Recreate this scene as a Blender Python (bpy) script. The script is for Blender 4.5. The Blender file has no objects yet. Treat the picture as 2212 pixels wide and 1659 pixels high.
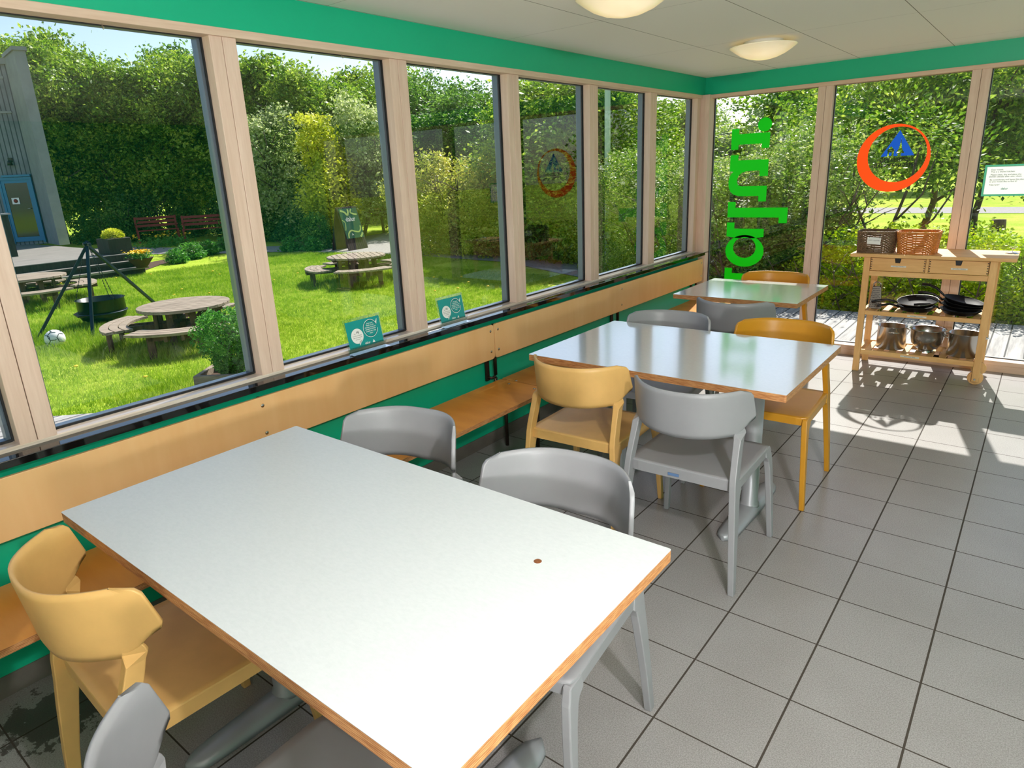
import bpy, bmesh, math, random
import numpy as np
from mathutils import Vector, Matrix
from mathutils.geometry import tessellate_polygon
random.seed(7)
rng = np.random.default_rng(7)
S = bpy.context.scene
COL = S.collection
PI = math.pi

def lin(c):
    return tuple((v/255/12.92 if v/255 <= .04045 else ((v/255+.055)/1.055)**2.4) for v in c)

# ------------------------------------------------------------------ camera
F, YAW, PIT, ROL = 1432.8373, .687086922, .294191159, -.0482923455
CP = Vector((1.32699412*.305, -7.90387226*.305, 5.21116146*.305))
fw = Vector((-math.sin(YAW)*math.cos(PIT), math.cos(YAW)*math.cos(PIT), -math.sin(PIT)))
r0 = Vector((math.cos(YAW), math.sin(YAW), 0)); u0 = r0.cross(fw)
rr = math.cos(ROL)*r0 + math.sin(ROL)*u0; uu = -math.sin(ROL)*r0 + math.cos(ROL)*u0
cd = bpy.data.cameras.new('camera'); cam = bpy.data.objects.new('camera', cd); COL.objects.link(cam)
cd.sensor_width = 36; cd.lens = 36*F/2212
cd.shift_x = 17.4280914/2212; cd.shift_y = -22.0408074/2212
cd.clip_start = .02; cd.clip_end = 500
m = Matrix((rr, uu, -fw)).transposed().to_4x4(); m.translation = CP
cam.matrix_world = m
S.camera = cam

# ------------------------------------------------------------------ world, sun, lights, exposure
S.view_settings.view_transform = 'Standard'; S.view_settings.look = 'None'
S.view_settings.exposure = 0.0; S.view_settings.gamma = 1.0
S.view_settings.use_curve_mapping = False
S.cycles.max_bounces = 7; S.cycles.diffuse_bounces = 4; S.cycles.glossy_bounces = 4
S.cycles.transmission_bounces = 6; S.cycles.transparent_max_bounces = 12
S.cycles.caustics_reflective = False; S.cycles.caustics_refractive = False
S.cycles.sample_clamp_indirect = 6.0

SUN_DIR = Vector((-.335, 1.47, 1.563)).normalized()      # towards the sun
w = bpy.data.worlds.new('world'); S.world = w; w.use_nodes = True
nt = w.node_tree; nt.nodes.clear()
sky = nt.nodes.new('ShaderNodeTexSky'); sky.sky_type = 'NISHITA'; sky.sun_disc = False
sky.sun_elevation = math.asin(SUN_DIR.z); sky.sun_rotation = math.atan2(SUN_DIR.x, SUN_DIR.y)
sky.altitude = 50; sky.air_density = 1.0; sky.dust_density = 1.2; sky.ozone_density = 1.5
bg = nt.nodes.new('ShaderNodeBackground'); bg.inputs['Strength'].default_value = .2
wo = nt.nodes.new('ShaderNodeOutputWorld')
nt.links.new(sky.outputs[0], bg.inputs[0]); nt.links.new(bg.outputs[0], wo.inputs[0])

sd = bpy.data.lights.new('sun', 'SUN'); sd.energy = 8.4; sd.angle = .0093; sd.color = (1, .955, .88)
so = bpy.data.objects.new('sun', sd); COL.objects.link(so)
so.rotation_euler = SUN_DIR.to_track_quat('Z', 'Y').to_euler(); so.location = (-3, 12, 12)

def light(name, kind, loc, e, col=(1, 1, 1), size=.1, target=None, size_y=None):
    d = bpy.data.lights.new(name, kind); d.energy = e; d.color = col
    if kind == 'AREA':
        d.size = size
        if size_y: d.shape = 'RECTANGLE'; d.size_y = size_y
    else: d.shadow_soft_size = size
    o = bpy.data.objects.new(name, d); COL.objects.link(o); o.location = loc
    if target: o.rotation_euler = (Vector(loc)-Vector(target)).to_track_quat('Z', 'Y').to_euler()
    return o
# bare off-camera flash, no room fixture, right of and above the camera (its glint shows in the last pane)
light('camera_flash', 'POINT', (.8, -1.8, 2.04), 104, (1, .985, 1), .05)
# fill lights added out of view behind the camera to raise the ambient level
for lx_, ly_, le_ in ((1.0, -3.3, 13), (2.6, -3.3, 18), (2.6, -5.0, 22), (1.0, -5.0, 20)):
    light('fill_light', 'POINT', (lx_, ly_, 2.286-.19), le_, (1, .96, .93), .09)
up = light('ceiling_fill_spot', 'SPOT', (1.5, -3.2, 1.1), 225, (1, .98, .96), .15, (.3, -.6, 2.6)); up.data.spot_size = 2.2; up.data.spot_blend = .6  # unseen spot added behind the camera to brighten the ceiling and bounce soft fill

# ------------------------------------------------------------------ materials
def nm(name):
    m = bpy.data.materials.new(name); m.use_nodes = True
    t = m.node_tree; b = t.nodes['Principled BSDF']
    return m, t, b
def N(t, kind, **kw):
    n = t.nodes.new(kind)
    for k, v in kw.items():
        if k in n.inputs: n.inputs[k].default_value = v
        else: setattr(n, k, v)
    return n
def ramp(t, fac, stops):
    r = t.nodes.new('ShaderNodeValToRGB'); e = r.color_ramp.elements
    while len(e) < len(stops): e.new(.5)
    for el, (p, c) in zip(e, stops): el.position = p; el.color = (*c, 1)
    t.links.new(fac, r.inputs[0]); return r.outputs[0]
def mp(t, scale, rot=(0, 0, 0), coord='Object'):
    tc = t.nodes.new('ShaderNodeTexCoord'); mm = t.nodes.new('ShaderNodeMapping')
    mm.inputs['Scale'].default_value = scale; mm.inputs['Rotation'].default_value = rot
    t.links.new(tc.outputs[coord], mm.inputs[0]); return mm.outputs[0]
def bump(t, b, h, s=.2, d=.01):
    n = t.nodes.new('ShaderNodeBump'); n.inputs['Strength'].default_value = s; n.inputs['Distance'].default_value = d
    t.links.new(h, n.inputs['Height']); t.links.new(n.outputs[0], b.inputs['Normal'])

def plain(name, c, rough=.5, metal=0, spec=.5, var=0.0, scale=6, bmp=0, coat=0):
    m, t, b = nm(name); c = lin(c)
    b.inputs['Base Color'].default_value = (*c, 1); b.inputs['Roughness'].default_value = rough
    b.inputs['Metallic'].default_value = metal; b.inputs['Specular IOR Level'].default_value = spec
    b.inputs['Coat Weight'].default_value = coat
    n = N(t, 'ShaderNodeTexNoise', Scale=scale, Detail=5.0, Roughness=.6)
    t.links.new(mp(t, (1, 1, 1)), n.inputs['Vector'])
    if var:
        t.links.new(ramp(t, n.outputs['Fac'], [(.3, tuple(v*(1-var) for v in c)), (.7, tuple(min(1, v*(1+var)) for v in c))]), b.inputs['Base Color'])
    if bmp: bump(t, b, n.outputs['Fac'], bmp, .003)
    return m

def wood(name, c1, c2, axis='z', scale=1.0, rough=.5, stretch=14, spec=.4, coords='Object', coat=0):
    m, t, b = nm(name)
    s = {'x': (1, stretch, stretch), 'y': (stretch, 1, stretch), 'z': (stretch, stretch, 1)}[axis]
    v = mp(t, tuple(q*scale for q in s), coord=coords)
    n = N(t, 'ShaderNodeTexNoise', Scale=1.6, Detail=6.0, Roughness=.62, Distortion=.5)
    t.links.new(v, n.inputs['Vector'])
    wv = N(t, 'ShaderNodeTexNoise', Scale=9.0, Detail=3.0, Roughness=.5); t.links.new(v, wv.inputs['Vector'])
    ad = N(t, 'ShaderNodeMath', operation='MULTIPLY_ADD'); ad.inputs[1].default_value = .35
    t.links.new(wv.outputs['Fac'], ad.inputs[0]); t.links.new(n.outputs['Fac'], ad.inputs[2])
    t.links.new(ramp(t, ad.outputs[0], [(.45, lin(c1)), (.9, lin(c2))]), b.inputs['Base Color'])
    b.inputs['Roughness'].default_value = rough; b.inputs['Specular IOR Level'].default_value = spec
    b.inputs['Coat Weight'].default_value = coat; b.inputs['Coat Roughness'].default_value = .25
    bump(t, b, ad.outputs[0], .12, .002)
    return m

M = {}
M['green'] = plain('green_wall_paint', (6, 174, 130), .42, var=.03, scale=2, bmp=.05)
M['ceil'] = None
M['pine'] = wood('whitewashed_pine', (226, 200, 182), (208, 178, 158), 'z', 1.3, .55)
M['pine_y'] = wood('whitewashed_pine_lengthwise', (224, 198, 176), (206, 174, 150), 'y', 1.3, .5)
M['pine_x'] = wood('whitewashed_pine_crosswise', (220, 190, 166), (202, 168, 144), 'x', 1.3, .5)
M['sillwood'] = wood('varnished_sill_wood', (222, 212, 200), (188, 165, 145), 'y', 1, .18, spec=.7)
M['granite'] = plain('black_granite', (12, 11, 11), .04, spec=.7, var=.6, scale=300)
M['bench_y'] = wood('birch_plywood_back', (232, 190, 136), (222, 174, 116), 'z', .35, .36, 5, coat=.12)
M['benchseat'] = wood('birch_plywood_seat', (222, 150, 62), (192, 120, 42), 'x', .5, .3, 5, coat=.25)
M['tile_skirt'] = plain('grey_skirting_tile', (105, 98, 90), .5, var=.12, scale=12)
M['alu'] = plain('anodised_frame', (96, 112, 128), .35, .6)
M['rubber'] = plain('black_gasket', (16, 16, 17), .6)
M['steel'] = plain('brushed_steel', (186, 184, 180), .24, 1, var=.06, scale=3)
M['darksteel'] = plain('dark_steel', (72, 60, 50), .38, .8)
M['chrome'] = plain('chrome', (225, 225, 225), .1, 1)
M['blackpan'] = plain('black_nonstick', (14, 14, 15), .6, spec=.2)
M['panrim'] = plain('pan_rim_metal', (190, 188, 182), .25, 1)
M['blackplastic'] = plain('black_plastic', (20, 20, 21), .4)
M['grey'] = plain('grey_polypropylene', (146, 146, 149), .42, var=.05, scale=5)
M['yellow'] = plain('faded_ochre_polypropylene', (212, 168, 100), .45, var=.09, scale=7)
M['mustard'] = plain('mustard_polypropylene', (200, 140, 34), .4, var=.04, scale=5)
M['pedestal'] = plain('silver_grey_enamel', (158, 160, 164), .35, .15, var=.03)
M['cart'] = wood('birch_cart_wood', (240, 192, 128), (214, 160, 96), 'z', 1.2, .5, 7)
M['cart_x'] = wood('birch_cart_rail', (240, 192, 128), (214, 160, 96), 'x', 1.2, .5, 7)
M['wicker_d'] = plain('grey_brown_willow', (118, 92, 66), .6, var=.35, scale=40)
M['wicker_o'] = plain('orange_willow', (205, 128, 56), .5, var=.25, scale=40)
M['white'] = plain('white_paper', (236, 236, 232), .6)
M['label'] = plain('label_tape', (226, 222, 210), .5)
M['ink'] = plain('black_ink', (25, 25, 28), .6)
M['greyink'] = plain('grey_ink', (120, 135, 130), .6)
M['teal'] = plain('teal_print', (12, 145, 142), .35)
M['teal_dark'] = plain('dark_teal_line', (14, 70, 78), .4)
M['tealink'] = plain('teal_ink', (20, 140, 130), .5)
M['picnic'] = wood('weathered_picnic_wood', (176, 160, 140), (104, 90, 76), 'x', 1.5, .8, 12)
M['picnicleg'] = wood('weathered_leg_wood', (124, 98, 76), (66, 52, 42), 'z', 1.5, .85, 10)
M['sidingwood'] = None
M['dark_iron'] = plain('black_iron', (28, 40, 58), .4, .4)
M['cauldron'] = plain('black_enamel', (12, 26, 24), .25)
M['soil'] = plain('dark_soil', (74, 50, 36), .95, var=.5, scale=60, bmp=.6)
M['concrete'] = plain('grey_concrete', (138, 140, 142), .8, var=.12, scale=3)
M['darkwood'] = wood('dark_stained_timber', (58, 52, 48), (26, 24, 24), 'z', 1.5, .7, 8)
M['bluepaint'] = plain('blue_door_paint', (42, 118, 160), .4)
M['darkglass'] = plain('dark_door_glass', (22, 34, 26), .08, spec=.8)
M['gravel'] = plain('gravel_path', (150, 146, 142), .95, var=.22, scale=18, bmp=.5)
M['bark'] = plain('tree_bark', (92, 78, 64), .9, var=.3, scale=14, bmp=.5)
M['pole'] = plain('white_flagpole_paint', (205, 220, 222), .35)
M['redpaint'] = plain('red_bench_paint', (150, 34, 34), .5)
M['orangewood'] = plain('new_pine_table', (236, 178, 118), .6, var=.1)
M['yellowpetal'] = plain('yellow_petals', (250, 205, 20), .6)
M['terracotta'] = plain('terracotta', (205, 108, 70), .7)
M['leatherw'] = plain('football_white', (232, 232, 226), .4)
M['footblack'] = plain('football_dark_lines', (20, 40, 42), .4)
M['orange'] = None

def leafmat(name, c1, c2, c3, tr=.42, scale=1.2, rough=.45):
    m, t, b = nm(name); out = t.nodes['Material Output']
    gi = t.nodes.new('ShaderNodeNewGeometry')
    n = N(t, 'ShaderNodeTexNoise', Scale=scale, Detail=4.0, Roughness=.7)
    t.links.new(gi.outputs['Position'], n.inputs['Vector'])
    n2 = N(t, 'ShaderNodeTexNoise', Scale=scale*14, Detail=1.0); t.links.new(gi.outputs['Position'], n2.inputs['Vector'])
    ad = N(t, 'ShaderNodeMath', operation='ADD'); t.links.new(n.outputs['Fac'], ad.inputs[0]); t.links.new(n2.outputs['Fac'], ad.inputs[1])
    hv = N(t, 'ShaderNodeMath', operation='MULTIPLY'); hv.inputs[1].default_value = .5; t.links.new(ad.outputs[0], hv.inputs[0])
    c = ramp(t, hv.outputs[0], [(.38, lin(c1)), (.5, lin(c2)), (.62, lin(c3))])
    b.inputs['Roughness'].default_value = rough; b.inputs['Specular IOR Level'].default_value = .35
    t.links.new(c, b.inputs['Base Color'])
    tl = t.nodes.new('ShaderNodeBsdfTranslucent'); t.links.new(c, tl.inputs[0])
    mx = t.nodes.new('ShaderNodeMixShader'); mx.inputs[0].default_value = tr
    t.links.new(b.outputs[0], mx.inputs[1]); t.links.new(tl.outputs[0], mx.inputs[2]); t.links.new(mx.outputs[0], out.inputs[0])
    return m
M['leafA'] = leafmat('broadleaf_foliage', (48, 92, 18), (122, 164, 36), (214, 226, 92))
M['leafB'] = leafmat('darker_foliage', (38, 80, 26), (88, 138, 44), (166, 200, 86))
M['leafW'] = leafmat('pale_willow_foliage', (112, 136, 60), (176, 196, 104), (238, 238, 196))
M['leafS'] = leafmat('yellow_green_foliage', (136, 156, 24), (204, 210, 48), (242, 236, 104))
M['leafH'] = leafmat('hedge_foliage', (112, 142, 40), (190, 200, 76), (246, 226, 118), scale=2)
M['leafF'] = leafmat('flowering_bush_foliage', (72, 110, 30), (130, 168, 48), (214, 216, 130), scale=3)
M['leafK'] = leafmat('low_hedge_foliage', (104, 150, 12), (176, 206, 20), (222, 228, 50), scale=3)
M['leafP'] = leafmat('box_bush_foliage', (44, 104, 26), (86, 156, 50), (146, 200, 92), scale=9)
M['grassb'] = leafmat('grass_blades', (112, 154, 24), (152, 184, 42), (202, 212, 96), .35, 1.0, .5)
M['whiteflower'] = leafmat('white_blossom', (214, 222, 190), (236, 236, 214), (246, 244, 226), .3)

def lawn_mat():
    m, t, b = nm('lawn'); v = mp(t, (1, 1, 1))
    n = N(t, 'ShaderNodeTexNoise', Scale=.9, Detail=9.0, Roughness=.7); t.links.new(v, n.inputs['Vector'])
    n2 = N(t, 'ShaderNodeTexNoise', Scale=45.0, Detail=3.0); t.links.new(v, n2.inputs['Vector'])
    ad = N(t, 'ShaderNodeMath', operation='ADD'); t.links.new(n.outputs['Fac'], ad.inputs[0]); t.links.new(n2.outputs['Fac'], ad.inputs[1])
    hv = N(t, 'ShaderNodeMath', operation='MULTIPLY'); hv.inputs[1].default_value = .5; t.links.new(ad.outputs[0], hv.inputs[0])
    t.links.new(ramp(t, hv.outputs[0], [(.36, lin((120, 154, 28))), (.5, lin((162, 188, 48))), (.64, lin((208, 212, 100)))]), b.inputs['Base Color'])
    b.inputs['Roughness'].default_value = .9; b.inputs['Specular IOR Level'].default_value = .1
    bump(t, b, n2.outputs['Fac'], .8, .03); return m
M['lawn'] = lawn_mat()

def math2(t, op, a, b_=None):
    n = N(t, 'ShaderNodeMath', operation=op)
    for i, x in enumerate((a, b_)):
        if x is None: continue
        if isinstance(x, (int, float)): n.inputs[i].default_value = x
        else: t.links.new(x, n.inputs[i])
    return n.outputs[0]
def gridline(t, x, y, px, py, wx, wy, ox=0, oy=0):
    """1 on the joints of a grid"""
    r = []
    for c, p, w_, o in ((x, px, wx, ox), (y, py, wy, oy)):
        if not p: continue
        a = math2(t, 'ADD', c, -o + 1000*p); a = math2(t, 'DIVIDE', a, p); a = math2(t, 'FRACT', a)
        a = math2(t, 'SUBTRACT', a, .5); a = math2(t, 'ABSOLUTE', a)
        r.append(math2(t, 'GREATER_THAN', a, .5-w_/p/2))
    return r[0] if len(r) == 1 else math2(t, 'MAXIMUM', r[0], r[1])

def floor_mat():
    m, t, b = nm('floor_tiles'); g = t.nodes.new('ShaderNodeNewGeometry')
    sp = t.nodes.new('ShaderNodeSeparateXYZ'); t.links.new(g.outputs['Position'], sp.inputs[0])
    j = gridline(t, sp.outputs[0], sp.outputs[1], .305, .305, .0062, .0048)
    n = N(t, 'ShaderNodeTexNoise', Scale=260.0, Detail=2.0, Roughness=.6); t.links.new(g.outputs['Position'], n.inputs['Vector'])
    n2 = N(t, 'ShaderNodeTexNoise', Scale=1.7, Detail=6.0, Roughness=.6); t.links.new(g.outputs['Position'], n2.inputs['Vector'])
    c1 = ramp(t, n.outputs['Fac'], [(.35, lin((136, 133, 131))), (.62, lin((167, 164, 163)))])
    mul = N(t, 'ShaderNodeMix', data_type='RGBA', blend_type='MULTIPLY'); mul.inputs['Factor'].default_value = .5
    t.links.new(c1, mul.inputs[6]); t.links.new(ramp(t, n2.outputs['Fac'], [(.3, (.72, .7, .68)), (.6, (1, 1, 1))]), mul.inputs[7])
    # a dark dried stain beside the bench
    sx = math2(t, 'MULTIPLY', math2(t, 'ADD', sp.outputs[0], 1.84), 4.6); sy = math2(t, 'MULTIPLY', math2(t, 'ADD', sp.outputs[1], 2.0), 4.6)
    dd = math2(t, 'SQRT', math2(t, 'ADD', math2(t, 'MULTIPLY', sx, sx), math2(t, 'MULTIPLY', sy, sy)))
    n3 = N(t, 'ShaderNodeTexNoise', Scale=16.0, Detail=6.0, Roughness=.7); t.links.new(g.outputs['Position'], n3.inputs['Vector'])
    st = math2(t, 'LESS_THAN', math2(t, 'ADD', dd, math2(t, 'MULTIPLY', n3.outputs['Fac'], 2.2)), 1.75)
    mx0 = N(t, 'ShaderNodeMix', data_type='RGBA'); t.links.new(math2(t, 'MULTIPLY', st, .8), mx0.inputs['Factor'])
    t.links.new(mul.outputs[2], mx0.inputs[6]); mx0.inputs[7].default_value = (*lin((48, 34, 28)), 1)
    mx = N(t, 'ShaderNodeMix', data_type='RGBA'); t.links.new(j, mx.inputs['Factor'])
    t.links.new(mx0.outputs[2], mx.inputs[6]); mx.inputs[7].default_value = (*lin((62, 54, 46)), 1)
    t.links.new(mx.outputs[2], b.inputs['Base Color'])
    r_ = N(t, 'ShaderNodeMix', data_type='FLOAT'); t.links.new(j, r_.inputs['Factor']); r_.inputs[2].default_value = .3; r_.inputs[3].default_value = .9
    t.links.new(r_.outputs[0], b.inputs['Roughness'])
    inv = math2(t, 'SUBTRACT', 1.0, j); bump(t, b, inv, .5, .002)
    return m
M['floor'] = floor_mat()

def ceil_mat():
    m, t, b = nm('ceiling_panels'); g = t.nodes.new('ShaderNodeNewGeometry')
    sp = t.nodes.new('ShaderNodeSeparateXYZ'); t.links.new(g.outputs['Position'], sp.inputs[0])
    j = gridline(t, sp.outputs[0], sp.outputs[1], .595, 0, .004, 0, -.28)
    j2 = gridline(t, sp.outputs[1], sp.outputs[0], 1.2, 0, .0018, 0, .76)
    mx = N(t, 'ShaderNodeMix', data_type='RGBA'); t.links.new(math2(t, 'MAXIMUM', j, j2), mx.inputs['Factor'])
    mx.inputs[6].default_value = (*lin((238, 235, 226)), 1); mx.inputs[7].default_value = (*lin((120, 112, 96)), 1)
    t.links.new(mx.outputs[2], b.inputs['Base Color']); b.inputs['Roughness'].default_value = .7
    return m
M['ceil'] = ceil_mat()

def boards_mat(name, c1, c2, cj, pitch, axis='x', gap=.008, off=0):
    m, t, b = nm(name); g = t.nodes.new('ShaderNodeNewGeometry')
    sp = t.nodes.new('ShaderNodeSeparateXYZ'); t.links.new(g.outputs['Position'], sp.inputs[0])
    a = sp.outputs[0] if axis == 'x' else sp.outputs[1]
    j = gridline(t, a, a, pitch, 0, gap, 0, off)
    v = mp(t, (14, 1, 1) if axis == 'x' else (1, 14, 1))
    n = N(t, 'ShaderNodeTexNoise', Scale=1.5, Detail=7.0, Roughness=.65); t.links.new(v, n.inputs['Vector'])
    c = ramp(t, n.outputs['Fac'], [(.35, lin(c1)), (.65, lin(c2))])
    mx = N(t, 'ShaderNodeMix', data_type='RGBA'); t.links.new(j, mx.inputs['Factor']); t.links.new(c, mx.inputs[6]); mx.inputs[7].default_value = (*lin(cj), 1)
    t.links.new(mx.outputs[2], b.inputs['Base Color']); b.inputs['Roughness'].default_value = .75
    bump(t, b, math2(t, 'SUBTRACT', 1.0, j), .5, .01); return m
M['deck'] = boards_mat('weathered_deck', (128, 126, 124), (178, 176, 172), (28, 28, 28), .128, 'x', .012, .03)
M['terrace'] = boards_mat('terrace_boards', (112, 108, 102), (144, 138, 130), (60, 58, 56), .14, 'x', .006)
M['siding'] = None
def siding_mat():
    m, t, b = nm('vertical_siding'); v = mp(t, (1, 1, 1))
    sp = t.nodes.new('ShaderNodeSeparateXYZ'); t.links.new(v, sp.inputs[0])
    j = gridline(t, sp.outputs[0], sp.outputs[0], .13, 0, .03, 0)
    n = N(t, 'ShaderNodeTexNoise', Scale=2.0, Detail=5.0); t.links.new(v, n.inputs['Vector'])
    c = ramp(t, n.outputs['Fac'], [(.3, lin((104, 108, 116))), (.7, lin((136, 138, 146)))])
    mx = N(t, 'ShaderNodeMix', data_type='RGBA'); t.links.new(j, mx.inputs['Factor']); t.links.new(c, mx.inputs[6]); mx.inputs[7].default_value = (*lin((62, 66, 74)), 1)
    t.links.new(mx.outputs[2], b.inputs['Base Color']); b.inputs['Roughness'].default_value = .7; return m
M['siding'] = siding_mat()

def ply_edge():
    m, t, b = nm('plywood_edge'); g = t.nodes.new('ShaderNodeNewGeometry')
    sp = t.nodes.new('ShaderNodeSeparateXYZ'); t.links.new(g.outputs['Position'], sp.inputs[0])
    wv = math2(t, 'SINE', math2(t, 'MULTIPLY', sp.outputs[2], 1400.0))
    n = N(t, 'ShaderNodeTexNoise', Scale=30.0, Detail=4.0); t.links.new(mp(t, (1, 1, 8)), n.inputs['Vector'])
    a = math2(t, 'ADD', math2(t, 'MULTIPLY', wv, .14), n.outputs['Fac'])
    t.links.new(ramp(t, a, [(.3, lin((158, 98, 54))), (.5, lin((192, 132, 80))), (.75, lin((216, 164, 110)))]), b.inputs['Base Color'])
    b.inputs['Roughness'].default_value = .55; return m
M['plyedge'] = ply_edge()
def laminate(name='white_laminate', rough=.16, sp=1.0, coat=1.0, k=1.0):
    m, t, b = nm(name)
    n = N(t, 'ShaderNodeTexNoise', Scale=60.0, Detail=8.0, Roughness=.75); t.links.new(mp(t, (1, 2, 1)), n.inputs['Vector'])
    t.links.new(ramp(t, n.outputs['Fac'], [(.3, lin((203, 208, 208))), (.6, lin((211, 215, 215)))]), b.inputs['Base Color'])
    b.inputs['Roughness'].default_value = rough; b.inputs['Specular IOR Level'].default_value = sp; b.inputs['Coat Weight'].default_value = coat; b.inputs['Coat Roughness'].default_value = .1; return m
M['laminate'] = laminate()
M['laminate_matt'] = laminate('worn_white_laminate', .42, .45, 0)

def glass_mat(name, k=1.6, rough=0.0, tint=(.97, .985, .98)):
    m, t, b = nm(name); out = t.nodes['Material Output']; t.nodes.remove(b)
    tr = t.nodes.new('ShaderNodeBsdfTransparent'); tr.inputs[0].default_value = (*tint, 1)
    gl = t.nodes.new('ShaderNodeBsdfGlossy'); gl.inputs['Roughness'].default_value = rough
    ge = t.nodes.new('ShaderNodeNewGeometry'); dt = t.nodes.new('ShaderNodeVectorMath'); dt.operation = 'DOT_PRODUCT'
    t.links.new(ge.outputs['Incoming'], dt.inputs[0]); t.links.new(ge.outputs['Normal'], dt.inputs[1])
    c_ = math2(t, 'SUBTRACT', 1.0, math2(t, 'ABSOLUTE', dt.outputs['Value']))
    f_ = math2(t, 'ADD', math2(t, 'MULTIPLY', math2(t, 'POWER', c_, 5.0), .96), .04)      # Schlick, same from both sides
    mu = N(t, 'ShaderNodeMath', operation='MULTIPLY', use_clamp=True); mu.inputs[1].default_value = k
    t.links.new(f_, mu.inputs[0])
    mx = t.nodes.new('ShaderNodeMixShader'); t.links.new(mu.outputs[0], mx.inputs[0])
    t.links.new(tr.outputs[0], mx.inputs[1]); t.links.new(gl.outputs[0], mx.inputs[2]); t.links.new(mx.outputs[0], out.inputs[0])
    return m
M['glass'] = glass_mat('window_glass')
M['acrylic'] = glass_mat('clear_acrylic', 4.5, .08, (.80, .86, .84))

def sticker(name, c, tr=.36):
    m, t, b = nm(name); out = t.nodes['Material Output']; c = lin(c)
    b.inputs['Base Color'].default_value = (*c, 1); b.inputs['Roughness'].default_value = .4
    tl = t.nodes.new('ShaderNodeBsdfTranslucent'); tl.inputs[0].default_value = (*c, 1)
    mx = t.nodes.new('ShaderNodeMixShader'); mx.inputs[0].default_value = tr
    t.links.new(b.outputs[0], mx.inputs[1]); t.links.new(tl.outputs[0], mx.inputs[2]); t.links.new(mx.outputs[0], out.inputs[0]); return m
M['mint'] = sticker('mint_border', (112, 214, 186))
M['vgreen'] = sticker('green_vinyl', (0, 170, 10))
M['vorange'] = sticker('orange_vinyl', (255, 74, 2))
M['vblue'] = sticker('blue_vinyl', (0, 80, 190))
M['vblack'] = sticker('black_vinyl', (8, 14, 10), .2)
def opal():
    m, t, b = nm('opal_glass'); g = t.nodes.new('ShaderNodeTexCoord')
    b.inputs['Base Color'].default_value = (*lin((244, 236, 214)), 1); b.inputs['Roughness'].default_value = .25
    sp = t.nodes.new('ShaderNodeSeparateXYZ'); t.links.new(g.outputs['Object'], sp.inputs[0])
    e = N(t, 'ShaderNodeMapRange'); t.links.new(sp.outputs[2], e.inputs[0])
    e.inputs[1].default_value = -.03; e.inputs[2].default_value = -.105; e.inputs[3].default_value = .22; e.inputs[4].default_value = .62
    b.inputs['Emission Color'].default_value = (1, .72, .36, 1); t.links.new(e.outputs[0], b.inputs['Emission Strength']); return m
M['opal'] = opal()

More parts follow.
